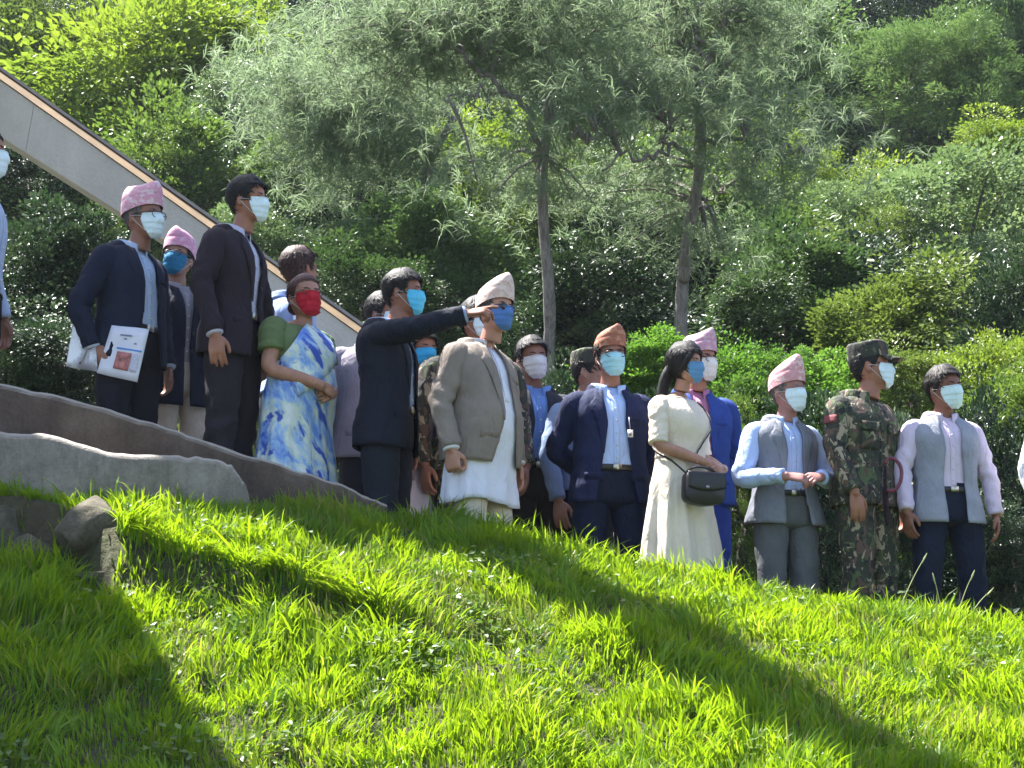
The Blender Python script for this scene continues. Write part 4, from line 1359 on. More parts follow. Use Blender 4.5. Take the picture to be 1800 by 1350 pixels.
        for i in range(7):
            for j, q in enumerate(np.linspace(-1.05, 1.05, 13)):
                ext = 0.075 * i / 6 * math.cos(q) ** 0.8
                Gd[i, j] = (.086 * math.sin(q), .006 - .107 * math.cos(q) - ext, .066 - .022 * (i / 6) - .016 * q * q * (i / 6))
        MB().shell(hd(Gd.reshape(-1, 3)).reshape(Gd.shape), 0.004).build("visor", camo_mat(), cp)
    # ---- mask
    if s.get("mask"):
        mc = s["mask"]
        nT, nA = 26, 21
        Gd = np.zeros((nT, nA, 3))
        for i in range(nT):
            f = i / (nT - 1)
            t = 0.005 + 0.53 * f
            half = R(np.interp(f, [0, .25, .75, 1], [44, 66, 70, 62]))
            an = np.linspace(-half, half, nA)
            nose = 0.024 * math.exp(-((t - .40) / .15) ** 2) * np.exp(-(an / .42) ** 2) + 0.012 * math.exp(-((t - .12) / .15) ** 2) * np.exp(-(an / .6) ** 2)
            pl = 0.0048 * (1 - (4.0 * (f - .1) % 1.0)) if 0.12 < f < 0.88 else 0
            off = 0.006 + nose + pl
            tt = np.full(nA, t) + 0.05 * np.exp(-(an / .5) ** 2) * (f - 0.5)
            Gd[i] = head_surf(np.clip(tt, 0, 1), an, off)
            if t < .10: Gd[i][:, 1] += (0.10 - t) * 0.10; Gd[i][:, 0] *= 1.2; Gd[i][:, 2] -= (0.10 - t) * 0.06
        mk = MB().shell(hd(Gd.reshape(-1, 3)).reshape(Gd.shape), 0.003).build("face_mask", fabric(mc, 0.8, 0.06, 0.45), root)
        MB().tube(hd(Gd[nT - 2, 5:16] + np.array([0, -.002, 0])), .0022, 5).build("nose_wire", fabric(tuple(c * .9 for c in mc), 0.8, 0.06, 0.2), mk)
        for sx in (0, -1):
            e = -1 if sx == 0 else 1
            ear = np.array([e * 0.083, 0.018, 0.012])
            for row in (nT - 4, 6):
                p = Gd[row, 0 if e < 0 else -1]
                MB().tube(hd([p, (p + ear) / 2 + np.array([e * .006, 0, 0]), ear]), .0014, 5).build("ear_loop", plain("elastic", (0.55, 0.56, 0.56), 0.7, 0.03, 9, 0), mk)
    # ---- glasses
    if s.get("glasses"):
        dark = s["glasses"] == "dark"
        fm = plain("spectacle_frame", (0.02, 0.018, 0.018), 0.35, 0, 5, 0)
        gl = MB()
        for sx in (-1, 1):
            pts = [(sx * .034 + .024 * math.cos(q), -.106 + .10 * (.024 * math.cos(q) * sx + .0), .016 + .018 * math.sin(q)) for q in np.linspace(0, 2 * math.pi, 17)]
            gl.tube(hd(pts), .0022, 5)
            gl.tube(hd([(sx * .060, -.101, .022), (sx * .078, -.05, .022), (sx * .085, .01, .016)]), .0022, 5)
        gl.tube(hd([(-.010, -.108, .020), (.010, -.108, .020)]), .0022, 5)
        go = gl.build("spectacles", fm, root)
        if dark:
            for sx in (-1, 1):
                ring = [np.array([(sx * .034 + r * .024 * math.cos(q), -.106 - dy, .016 + r * .018 * math.sin(q)) for q in np.linspace(0, 2 * math.pi, 17)[:-1]]) for r, dy in ((1, 0), (.9, .003), (.5, .0045))]
                MB().rings([hd(r) for r in ring], True, True).build("dark_lens", plain("dark_lens", (0.008, 0.008, 0.01), 0.08, 0, 5, 0, 0.6), go)
    # ---- clothes
    clothes(s, root, T, arms, wd, seed, fem)
    return root

def trousers(s, root, color, seed, wide=1.0, waist=1.0):
    m = color if not isinstance(color, tuple) else fabric(color, 0.85, 0.14, 0.45)
    mb = MB()
    T = s["_T"]
    a = np.linspace(0, 2 * math.pi, 33)[:-1]
    zs = np.linspace(0.80, 1.01, 8)
    bot = []
    for dz, k in ((-.035, .25), (-.030, .55), (-.018, .82)):
        q = T.at(0.80, a, 0.002); q[:, :2] *= k; q[:, 2] = 0.80 + dz; bot.append(q)
    mb.rings(bot + [T.at(z, a, 0.002) for z in zs])
    st = s.get("stance", 0.0)
    for sd in (-1, 1):
        pth = [(sd * .085, .0, .93), (sd * (.097 + st * .4), -.008, .72), (sd * (.102 + st * .8), -.012, .48), (sd * (.104 + st), .008, .28), (sd * (.106 + st), .015, .055)]
        Gd = sleeve_grid(pth, np.array([.100, .098, .078, .070, .066]) * wide, seed + sd, 0.0095, 40, 24)
        mb.rings(list(Gd))
        shoe = plain("black_leather", (0.02, 0.018, 0.016), 0.35, 0.1, 30, 0.05)
        sh = MB()
        q = sd * (.106 + st)
        rs = []
        for y, w, h, zc in ((.075, .022, .02, .035), (.06, .034, .04, .042), (.0, .038, .045, .045), (-.06, .044, .034, .034), (-.12, .046, .026, .028), (-.165, .036, .02, .022), (-.18, .012, .01, .018)):
            aa = np.linspace(0, 2 * math.pi, 15)[:-1]
            rs.append(np.stack([q + w * np.cos(aa), np.full(14, y), np.maximum(0.002, zc + h * np.sin(aa))], 1))
        sh.rings(rs).build("shoe", shoe, root)
    mb.build("trousers", m, root)

def collar(T, root, mat, parent=None, h=0.045, z0=1.392, front=0.07, off=0.004, open_deg=14, name="collar", spread=0.018):
    """folded shirt collar round the neck with two front points"""
    n = 36
    an = np.linspace(R(open_deg), 2 * math.pi - R(open_deg), n)
    Gd = np.zeros((5, n, 3))
    for i in range(5):
        f = i / 4
        dip = front * np.exp(-((np.minimum(an, 2 * math.pi - an)) / 0.75) ** 2)
        zz = z0 + h - f * (h * 0.85) - dip * (0.35 + 0.65 * f)
        p = T.at(np.full(n, 1.41), an, off + spread * f + 0.010 * (1 - f))
        p[:, 2] = zz
        p[:, 1] -= dip * 0.35
        Gd[i] = p
    return MB().shell(Gd[:, ::-1], 0.004).build(name, mat, parent or root)

def buttons(T, xs, zs, off, mat, parent, r=0.006):
    for x, z in zip(xs, zs):
        p = T.at(z, float(T.ang_of_x(z, x, off)), off + 0.003)
        MB().tube([p + [0, .002, 0], p - [0, .004, 0]], [r, r * .85], 10).build("button", mat, parent)

def clothes(s, root, T, arms, wd, seed, fem):
    s["_T"] = T
    kind = s["wear"]
    A = lambda side: arms[side]
    def sleeves(mat, r0=.068, r1=.057, r2=.045, upto=1.0, parent=None, cuff=None, amp=0.0095, name="sleeve"):
        for side in (-1, 1):
            sh, e, w, d, pn, hp_ = A(side)
            k = s.get("armk", 0.88 if fem else 1.0)
            ww = e + (w - e) * 0.97
            sh_in = np.array([side * 0.105 * wd, 0.010, 1.335])
            out = np.array([side * (0.172 * wd + .012), 0.010, 1.318])
            raised = (e[2] > 1.25)
            P = [sh_in, out, (out * 0.45 + e * 0.55), e, (e + ww) / 2, ww]
            Rd = [.050, r0 * 1.0, r0 * .93, r1, (r1 + r2) / 2, r2]
            if raised: P[1] = np.array([side * 0.170 * wd, -0.02, 1.325])
            if upto < 1.0:
                S = spline(P, 61); m_ = int(60 * upto) + 1
                P = S[:m_][:: max(1, (m_ - 1) // 5)]
                Rd = np.interp(np.linspace(0, upto, len(P)), np.linspace(0, 1, 6), [.050, r0, r0 * .93, r1, (r1 + r2) / 2, r2])
            Gd = sleeve_grid(P, np.array(Rd) * k, seed + side * 5, amp, 36, 22)
            mb = MB().rings(list(Gd), True, True)
            so = mb.build(name, mat, parent or root)
            if cuff is not None:
                d2 = (w - e) / np.linalg.norm(w - e)
                MB().tube([ww - d2 * .03, ww + d2 * .006, ww + d2 * .012], [r2 * k - .006, r2 * k - .005, r2 * k - .012], 18).build("cuff", cuff, so)
    def shirt_body(color, z0=0.96, off=0.002, opening=0.0, col_h=0.042, tuck=True, amp=0.003, name="shirt"):
        m = color if not isinstance(color, tuple) else fabric(color, 0.8, 0.06, 0.35)
        mb, _ = torso_shell(T, z0, 1.412, off, None, 0.004, amp, seed + 40)
        so = mb.build(name, m, root)
        strip_on(T, np.linspace(z0 + .02, 1.37, 14), np.full(14, -.016), np.full(14, .016), off + .0035, .003).build("placket", m, so)
        buttons(T, [0] * 6, np.linspace(z0 + .06, 1.35, 6), off + .006, plain("pearl_button", (0.7, 0.7, 0.68), 0.3, 0.05, 10, 0), so, .0045)
        collar(T, root, m, so)
        return so, m
    btn = plain("dark_button", (0.02, 0.018, 0.016), 0.4, 0.1, 10, 0)
    if kind in ("suit", "waistcoat"):
        jc = s["jacket"]; jm = fabric(jc, 0.8, 0.14, 0.5)
        sc_ = s["shirt"]
        long_ = s.get("kurta")
        if long_:
            km = fabric(sc_, 0.75, 0.04, 0.45)
            pl = lambda z, an: 0.013 * sstep(.84, 0.55, z) * np.sin(an * 11 + 1.3) + 0.006 * sstep(.84, .6, z) * np.sin(an * 23 + .5)
            mb, _ = torso_shell(T, s.get("kurta_hem", 0.56), 1.412, 0.004, None, 0.004, 0.004, seed + 40, 0.016, 64, pl, lambda an: 0.012 * np.sin(an * 3 + seed), 0.86)
            ko = mb.build("kurta", km, root)
            collar(T, root, km, ko, 0.038, 1.392, 0.022, 0.003, 8, "collar", 0.004)
            strip_on(T, np.linspace(1.10, 1.39, 10), np.full(10, -.014), np.full(10, .014), .0085, .003).build("placket", km, ko)
        else:
            so, sm = shirt_body(sc_)
            if s.get("belt", True):
                bl = MB()
                aa = np.linspace(0, 2 * math.pi, 37)[:-1]
                bl.rings([T.at(z, aa, o_) for z, o_ in ((.955, .006), (.957, .011), (.985, .011), (.987, .006))], False, False)
                bo = bl.build("belt", plain("black_leather", (0.02, 0.018, 0.016), 0.35, 0.1, 30, 0.05), root)
                p = T.at(.971, 0.0, .014)
                MB().box(p, (.045, .006, .032)).build("buckle", plain("steel_buckle", (0.5, 0.48, 0.42), 0.3, 0.05, 20, 0, 0.5, 1.0), bo)
        if s.get("tie"):
            zs = np.linspace(1.0, 1.385, 12)
            strip_on(T, zs, -np.interp(zs, [1.0, 1.1, 1.36, 1.385], [.03, .036, .02, .026]), np.interp(zs, [1.0, 1.1, 1.36, 1.385], [.03, .036, .02, .026]), .012, .006).build("tie", fabric(s["tie"], 0.6, 0.1, 0.2), root)
        zb = s.get("hem", 0.80)
        ow = s.get("open", (0.05, 0.035, 0.06, 0.10))      # half opening at neck, chest, button, hem
        cx = s.get("open_dx", 0.0)
        bz = s.get("button_z", 1.02)
        def open_w(z):
            return float(np.interp(z, [zb, bz, 1.20, 1.33, 1.385, 1.41], [ow[3], ow[2], ow[1], ow[1] + .012, ow[0], ow[0] * .9])), cx
        off = s.get("jacket_off", 0.016)
        mb, Gd = torso_shell(T, zb, 1.405, off, open_w, 0.007, 0.0075, seed, s.get("flare", 0.012), 60, None, lambda an: -0.012 * np.cos(an))
        jo = mb.build("jacket" if kind == "suit" else "waistcoat", jm, root)
        for sx in (-1, 1):
            if s.get("lapel", True):
                zs = np.linspace(bz + .02, 1.392, 20)
                x0 = np.array([sx * open_w(z)[0] + cx for z in zs])
                lw = np.interp(zs, [bz + .02, 1.20, 1.295, 1.312, 1.325, 1.392], [.004, .052, .078, .080, .052, .040])
                strip_on(T, zs, x0 - sx * .002, x0 + sx * lw, off + .006, .005).build("lapel", jm, jo)
            if s.get("pockets", True):
                for zq in (.93,):
                    zz = np.array([zq - .028, zq + .002, zq + .012]); xc = sx * .118 * wd
                    strip_on(T, zz, np.full(3, xc - .05), np.full(3, xc + .05), off + .008, .006).build("pocket_flap", jm, jo)
        # collar round the back of the neck
        if not s.get("lapel", True): off = off - .004
        n = 30; an = np.linspace(R(38), 2 * math.pi - R(38), n)
        Gc = np.zeros((4, n, 3))
        for i in range(4):
            f = i / 3
            p = T.at(np.full(n, 1.405 - .0 * f), an, off * .9 + .004 + .020 * f)
            p[:, 2] = 1.432 - .040 * f - .03 * np.exp(-((np.minimum(an, 2 * math.pi - an) - R(38)) / .35) ** 2)
            Gc[i] = p
        MB().shell(Gc[:, ::-1], .005).build("jacket_collar", jm, jo)
        if ow[2] < 0.05:
            buttons(T, [ow[2] + .012] * 2, [bz, bz + .10], off + .004, btn, jo, .009)
        if s.get("breast_pocket", kind == "suit"):
            zz = np.array([1.215, 1.235, 1.24]); xc = .105
            strip_on(T, zz, np.full(3, xc - .04), np.full(3, xc + .04), off + .007, .005).build("breast_pocket", jm, jo)
        if kind == "suit":
            sleeves(jm, .069, .057, .047, parent=jo, cuff=fabric(s.get("cuff", sc_), 0.8, 0.05, 0.2))
        else:
            sleeves(fabric(s.get("sleeve", sc_), 0.8, 0.05, 0.45), .064, .053, .043, amp=0.008)
        trousers(s, root, s["trousers"], seed + 60, s.get("legs", 1.0))
    elif kind == "shirt":
        so, sm = shirt_body(s["shirt"], 0.90, 0.008)
        sleeves(sm, .064, .053, .043, amp=0.008)
        trousers(s, root, s["trousers"], seed + 60)
    elif kind == "camo":
        cm = camo_mat()
        mb, _ = torso_shell(T, 0.80, 1.41, 0.014, None, 0.005, 0.0055, seed + 40, 0.015)
        jo = mb.build("camouflage_shirt", cm, root)
        strip_on(T, np.linspace(.84, 1.37, 14), np.full(14, -.022), np.full(14, .022), .020, .004).build("placket", cm, jo)
        collar(T, root, cm, jo, 0.05, 1.39, 0.065, 0.012)
        for sx in (-1, 1):
            zz = np.linspace(1.10, 1.225, 6); xc = sx * .095
            po = strip_on(T, zz, np.full(6, xc - .055), np.full(6, xc + .055), .022, .008).build("breast_pocket", cm, jo)
            zf = np.linspace(1.195, 1.245, 5)
            strip_on(T, zf, np.full(5, xc - .058), np.full(5, xc + .058), .028, .005).build("pocket_flap", cm, po)
        strip_on(T, np.linspace(1.25, 1.268, 3), np.full(3, .05), np.full(3, .145), .021, .003).build("name_tape", fabric((.10, .13, .06), .9, .1, .1), jo)
        sleeves(cm, .071, .060, .050, amp=0.0075)
        if s.get("patch"):
            sh, e, w, d, pn, hp_ = A(-1)
            P = [np.array([-0.105 * wd, 0.010, 1.335]), np.array([-(0.172 * wd + .012), 0.010, 1.318]), e]
            c = P[1] * .72 + e * .28
            axis = (e - P[1]) / np.linalg.norm(e - P[1])
            Gp = np.zeros((4, 9, 3))
            for i, f in enumerate(np.linspace(-.022, .022, 4)):
                for j, q in enumerate(np.linspace(-.62, .62, 9)):
                    dirn = np.array([-math.cos(q), -math.sin(q), 0])
                    Gp[i, j] = c + axis * f + dirn * .0745
            MB().shell(Gp, .003).build("shoulder_patch", fabric((.20, .055, .06), .8, .1, .1), root)
        trousers(s, root, cm, seed + 60, 1.08)
    elif kind == "dress":
        dm = fabric(s["dress"], 0.8, 0.05, 0.4)
        hemz = s.get("dress_hem", 0.28)
        def pl(z, an):
            k = sstep(1.02, 0.45, z)
            return 0.020 * k * np.sin(an * 9 + .7) + 0.008 * k * np.sin(an * 21 + 2.1)
        mb, _ = torso_shell(T, hemz, 1.372, 0.010, None, 0.004, 0.004, seed + 40, 0.062, 90, pl)
        do = mb.build("dress", dm, root)
        aa = np.linspace(0, 2 * math.pi, 41)[:-1]
        MB().rings([T.at(z, aa, o_) for z, o_ in ((1.030, .010), (1.034, .0145), (1.046, .0145), (1.050, .010))], False, False).build("waist_seam", dm, do)
        n = 34
        Gn = np.zeros((3, n, 3))
        for i in range(3):
            p = T.at(1.372 + .004 * i, np.linspace(0, 2 * math.pi, n + 1)[:-1], .010 + .004 * (i == 1))
            Gn[i] = p
        MB().shell(Gn, .006, True).build("neckline", dm, do)
        sleeves(dm, .068, .062, .058, 0.60, parent=do, amp=0.005)
        trousers(s, root, (0.5, 0.46, 0.38), seed + 60)
    elif kind == "sari":
        sm = sari_mat()
        bm = fabric(s["blouse"], 0.8, 0.1, 0.4)
        mb, _ = torso_shell(T, 0.98, 1.372, 0.004, None, 0.004, 0.004, seed + 40)
        mb.build("blouse", bm, root)
        sleeves(bm, .074, .068, .064, 0.40, amp=0.005, name="blouse_sleeve")
        def pl(z, an):
            k = sstep(1.0, 0.5, z)
            return 0.010 * k * np.sin(an * 13) + 0.016 * k * np.exp(-((np.mod(an + .3, 2 * math.pi)) / .35) ** 2)
        mb, _ = torso_shell(T, 0.10, 1.13, 0.014, None, 0.004, 0.007, seed + 41, 0.065, 72, pl)
        so = mb.build("sari", sm, root)
        # the end of the sari drawn across the chest, over the left shoulder and down the back
        P = []
        for f in np.linspace(0, 1, 30):
            if f < .5:
                g = f / .5
                z = 1.02 + .375 * g; a_c = R(-58) + R(58 + 42) * g
                wdt = .15 - .03 * g
            else:
                g = (f - .5) / .5
                z = 1.395 - .50 * g; a_c = R(42) + R(138 - 20) * min(1, g * 2.4)
                wdt = .12 + .03 * g
            row = []
            for q in np.linspace(-1, 1, 9):
                zz = np.clip(z + q * wdt * (.75 if f < .5 else .15), .75, 1.40)
                ang = a_c + (q * -.35 if f < .5 else q * .55)
                row.append(T.at(zz, ang, .022 + .004 * math.sin(q * 9) * (1 - g * .4)))
            P.append(row)
        P = wrinkle(np.array(P), .004, seed + 3)
        MB().shell(P, .004).build("sari_end", sm, so)
        for side in (-1, 1):
            sh, e, w, d, pn, hp_ = A(side)
            d2 = (w - e) / np.linalg.norm(w - e)
            c = w - d2 * .035
            u = np.cross(d2, [0, 0, 1]); u /= np.linalg.norm(u); v = np.cross(d2, u)
            ring = [c + .031 * (math.cos(q) * u + math.sin(q) * v) for q in np.linspace(0, 2 * math.pi, 19)]
            MB().tube(ring, .004, 6).build("bangle", plain("red_gold_bangle", (0.45, 0.20, 0.08), 0.3, 0.1, 30, 0, 0.5, 0.6), root)
        trousers(s, root, (0.2, 0.3, 0.5), seed + 60, 0.8)
# ------------------------------------------------------------------ the people in the photo
NAVY = (0.008, 0.012, 0.032); DARK = (0.010, 0.010, 0.017); INK = (0.007, 0.010, 0.022); PURP = (0.019, 0.012, 0.020)
PALE_MASK = (0.72, 0.84, 0.90); WHITE = (0.66, 0.70, 0.78); LBLUE = (0.36, 0.47, 0.74); SKY_MASK = (0.28, 0.58, 0.72)
SK1 = (0.30, 0.125, 0.078); SK2 = (0.38, 0.18, 0.118); SK3 = (0.25, 0.10, 0.062)
PINKCAP = ((0.62, 0.30, 0.38), (0.45, 0.16, 0.24), (0.70, 0.50, 0.55))
ROSECAP = ((0.60, 0.28, 0.40), (0.50, 0.16, 0.30), (0.66, 0.40, 0.50))
CREAMCAP = ((0.60, 0.43, 0.37), (0.34, 0.15, 0.12), (0.66, 0.52, 0.46))
RUSTCAP = ((0.32, 0.11, 0.065), (0.14, 0.05, 0.04), (0.42, 0.20, 0.12))
MAUVECAP = ((0.46, 0.26, 0.34), (0.34, 0.15, 0.24), (0.52, 0.36, 0.42))

P0 = person("person with cropped dark hair and white mask cut off by the left edge", head=(-30, 222), Y=10.9, yaw=88, seed=1, wear="shirt", shirt=(0.42, 0.50, 0.68), trousers=DARK, mask=PALE_MASK, skin=SK1, hair="cropped")
P1 = person("person in pale pink cap and dark navy suit holding papers under the arm", head=(252, 325), Y=10.95, yaw=58, hyaw=62, seed=2, hsc=1.03, wear="suit", jacket=NAVY, shirt=(0.44, 0.52, 0.70), trousers=DARK,
            hat="topi", capcol=PINKCAP, front=0.002, lean=0.01, mask=PALE_MASK, skin=SK1, glasses="clear", hair="cropped", haircol=(0.10, 0.09, 0.09), R="hold", belly=0.03, open=(.05, .05, .06, .09), dx=-0.05)
P2 = person("person in pointed rose cap and deep blue mask behind the man with papers", head=(309, 404), Y=11.55, yaw=28, hyaw=-12, hpitch=-8, seed=3, wear="suit", jacket=(0.008, 0.011, 0.026), shirt=(0.3, 0.27, 0.30), trousers=(0.52, 0.43, 0.36), hem=0.72, belt=False,
            hat="topi", capcol=ROSECAP, front=0.0, lean=0.0, mask=(0.02, 0.16, 0.30), skin=SK2, glasses="clear", hair="cropped", R="down", L="down", open=(.045, .02, .015, .02), dx=0.05)
P3 = person("person with black hair and white mask in a dark purplish suit beside the parapet", head=(432, 309), Y=10.95, yaw=70, hyaw=76, seed=4, hsc=0.97, wear="suit", jacket=PURP, shirt=(0.5, 0.48, 0.62), trousers=(0.020, 0.016, 0.022),
            mask=PALE_MASK, skin=SK1, hair="short", R="down", L="down", hem=0.76, dx=-0.05, open=(.05, .04, .03, .07))
P4 = person("person with brown hair seen from behind, above the woman in the sari", head=(531, 431), Y=11.75, yaw=125, hyaw=140, wide=0.9, hpitch=-8, seed=5, wear="shirt", shirt=(0.34, 0.44, 0.72), trousers=(0.012, 0.012, 0.015), skin=SK1, hair="short", haircol=(0.045, 0.022, 0.018), dx=-0.07, noface=True)
P5 = person("person in blue and white printed sari, green blouse and red mask", head=(537, 482), Y=11.1, yaw=58, hyaw=32, hpitch=-6, seed=6, hsc=1.22, fem=True, armk=1.12, wide=1.40, belly=0.085, wear="sari", blouse=(0.115, 0.155, 0.065), mask=(0.46, 0.012, 0.03), skin=SK2, hair="cropped", haircol=(0.08, 0.035, 0.03), bun=True,
            R="clasp", L="clasp", glasses="clear", dx=-0.03)
P6 = person("person in a grey coat and bright blue mask half hidden behind the pointing man", head=(740, 580), Y=11.8, yaw=40, hyaw=36, seed=7, wear="suit", jacket=(0.24, 0.20, 0.23), shirt=(0.62, 0.58, 0.68), kurta=True, kurta_hem=0.5, trousers=(0.6, 0.55, 0.6), mask=(0.05, 0.42, 0.75), skin=SK1, hair="short", wide=1.0, dx=-0.03)
P19 = person("person in a pale grey coat showing only a shoulder behind the pointing man's back", head=(682, 512), Y=12.0, yaw=20, hyaw=60, seed=23, wear="suit", jacket=(0.27, 0.24, 0.28), shirt=(0.5, 0.5, 0.6), trousers=(0.02, 0.02, 0.03), mask=PALE_MASK, skin=SK1, hair="short", wide=1.2, dx=-0.06)
P7 = person("person in dark blue suit and sky blue mask pointing with an outstretched arm", head=(704, 472), Y=11.15, yaw=74, hyaw=78, seed=8, hsc=0.98, wear="suit", jacket=INK, shirt=(0.3, 0.4, 0.6), trousers=(0.012, 0.015, 0.024),
            mask=(0.10, 0.52, 0.78), skin=SK1, hair="short", R="point", L="down", hem=0.77, dx=-0.07, belly=0.02)
P8 = person("soldier in camouflage standing hidden behind the man in the beige jacket", head=(846, 522), Y=11.75, yaw=18, hyaw=40, seed=9, wear="camo", skin=SK1, hair="short", mask=PALE_MASK, wide=1.08, dx=-0.05)
P9 = person("person in beige tweed jacket over a long white kurta with cream cap and dark glasses", head=(872, 491), Y=11.15, yaw=54, hyaw=44, seed=10, hsc=0.95, wear="suit", jacket=(0.225, 0.186, 0.160), shirt=(0.70, 0.70, 0.80), kurta=True, kurta_hem=0.60, trousers=(0.62, 0.55, 0.45),
            hat="topi", capcol=CREAMCAP, front=0.030, lean=0.015, mask=(0.085, 0.19, 0.46), skin=SK2, glasses="dark", hair="cropped", haircol=(0.06, 0.05, 0.05), R="down_fist", L="down", belly=0.065, wide=1.10, hem=0.80, open=(.05, .045, .05, .10), button_z=0.98, dx=-0.085)
P10 = person("person with white mask and blue shirt in shade behind the beige-jacketed man's shoulder", head=(934, 592), Y=12.2, yaw=14, hyaw=22, seed=11, wear="suit", jacket=(0.020, 0.022, 0.034), shirt=(0.16, 0.28, 0.62), trousers=(0.03, 0.024, 0.024), mask=(0.66, 0.64, 0.66), skin=SK1, hair="short", dx=0.02)
P11 = person("person in an army cap almost hidden behind the rust-capped man", head=(1032, 614), Y=12.2, yaw=50, hyaw=70, seed=12, wear="shirt", shirt=(0.20, 0.27, 0.42), trousers=(0.02, 0.018, 0.02), hat="army", skin=SK2, hair="cropped", dx=-0.03)
P12 = person("person in rust brown cap and navy suit with a white name badge", head=(1072, 574), Y=11.5, yaw=14, hyaw=14, seed=13, hsc=0.95, wear="suit", jacket=(0.008, 0.014, 0.055), shirt=(0.40, 0.52, 0.82), trousers=(0.006, 0.010, 0.032),
             hat="topi", capcol=RUSTCAP, front=0.0, lean=0.03, mask=(0.40, 0.70, 0.80), skin=SK1, hair="short", glasses="clear", R="back", L="back", belly=0.025, open=(.055, .05, .075, .115), dx=-0.01, stance=0.02)
P13 = person("person in royal blue suit, pink shirt and mauve cap behind the woman in cream", head=(1234, 583), Y=11.95, yaw=18, hyaw=42, seed=14, hsc=0.97, wear="suit", jacket=(0.020, 0.055, 0.26), shirt=(0.40, 0.16, 0.27), trousers=(0.02, 0.05, 0.28), hat="topi", capcol=MAUVECAP, front=0.01, lean=0.02,
             mask=(0.68, 0.66, 0.64), skin=SK1, glasses="clear", hair="cropped", R="back", L="back", dx=-0.06, wide=1.04)
P14 = person("person with long dark hair in a cream dress and blue mask", head=(1200, 603), Y=11.25, yaw=52, hyaw=62, seed=15, hsc=0.99, fem=True, wide=1.06, wear="dress", dress=(0.70, 0.60, 0.49), mask=(0.12, 0.28, 0.50), skin=SK2, hair="long", R="clasp", L="clasp", dx=-0.03, belly=0.01)
P15 = person("person in pink cap, light blue shirt and grey waistcoat with hands together", head=(1388, 637), Y=11.45, yaw=22, hyaw=40, seed=16, hsc=1.04, wear="waistcoat", jacket=(0.17, 0.18, 0.215), shirt=(0.42, 0.52, 0.80), trousers=(0.105, 0.11, 0.12), hat="topi", capcol=((0.62, 0.30, 0.33), (0.50, 0.14, 0.18), (0.72, 0.52, 0.50)), front=0.034, lean=0.015,
             mask=PALE_MASK, skin=(0.36, 0.16, 0.13), hair="cropped", haircol=(0.16, 0.13, 0.12), R="fiddle", L="fiddle", hem=0.80, open=(.05, .05, .065, .085), dx=-0.05, flare=0.03)
P16 = person("soldier in camouflage uniform and peaked army cap looking right", head=(1530, 602), Y=11.45, yaw=42, hyaw=80, hpitch=-4, seed=17, hsc=1.06, wear="camo", hat="army", mask=PALE_MASK, skin=SK1, hair="cropped", R="down_front", L="down", patch=True, wide=1.04, dx=-0.06)
P17 = person("person in pale grey waistcoat over a pink-white shirt with navy trousers", head=(1655, 643), Y=11.5, yaw=14, hyaw=34, seed=18, hsc=1.06, wear="waistcoat", jacket=(0.27, 0.28, 0.34), shirt=(0.62, 0.52, 0.66), trousers=(0.008, 0.012, 0.030), mask=(0.66, 0.82, 0.84), skin=SK3, hair="short", haircol=(0.02, 0.015, 0.013), R="down", L="down",
             hem=0.79, open=(.045, .05, .065, .06), lapel=False, pockets=False, dx=-0.01, stance=0.045, flare=0.02)
P18 = person("person in white shirt mostly outside the right edge", head=(1872, 640), Y=11.5, yaw=20, seed=19, wear="shirt", shirt=(0.68, 0.68, 0.74), trousers=DARK, mask=PALE_MASK, skin=SK1, hair="short", R="down")

# ------------------------------------------------------------------ things held and carried
def local(root, p):
    a = root.rotation_euler[2]; c = math.cos(a); s_ = math.sin(a); k = root.scale[0]
    x, y, z = p
    return np.array([root.location[0] + k * (x * c - y * s_), root.location[1] + k * (x * s_ + y * c), root.location[2] + k * z])

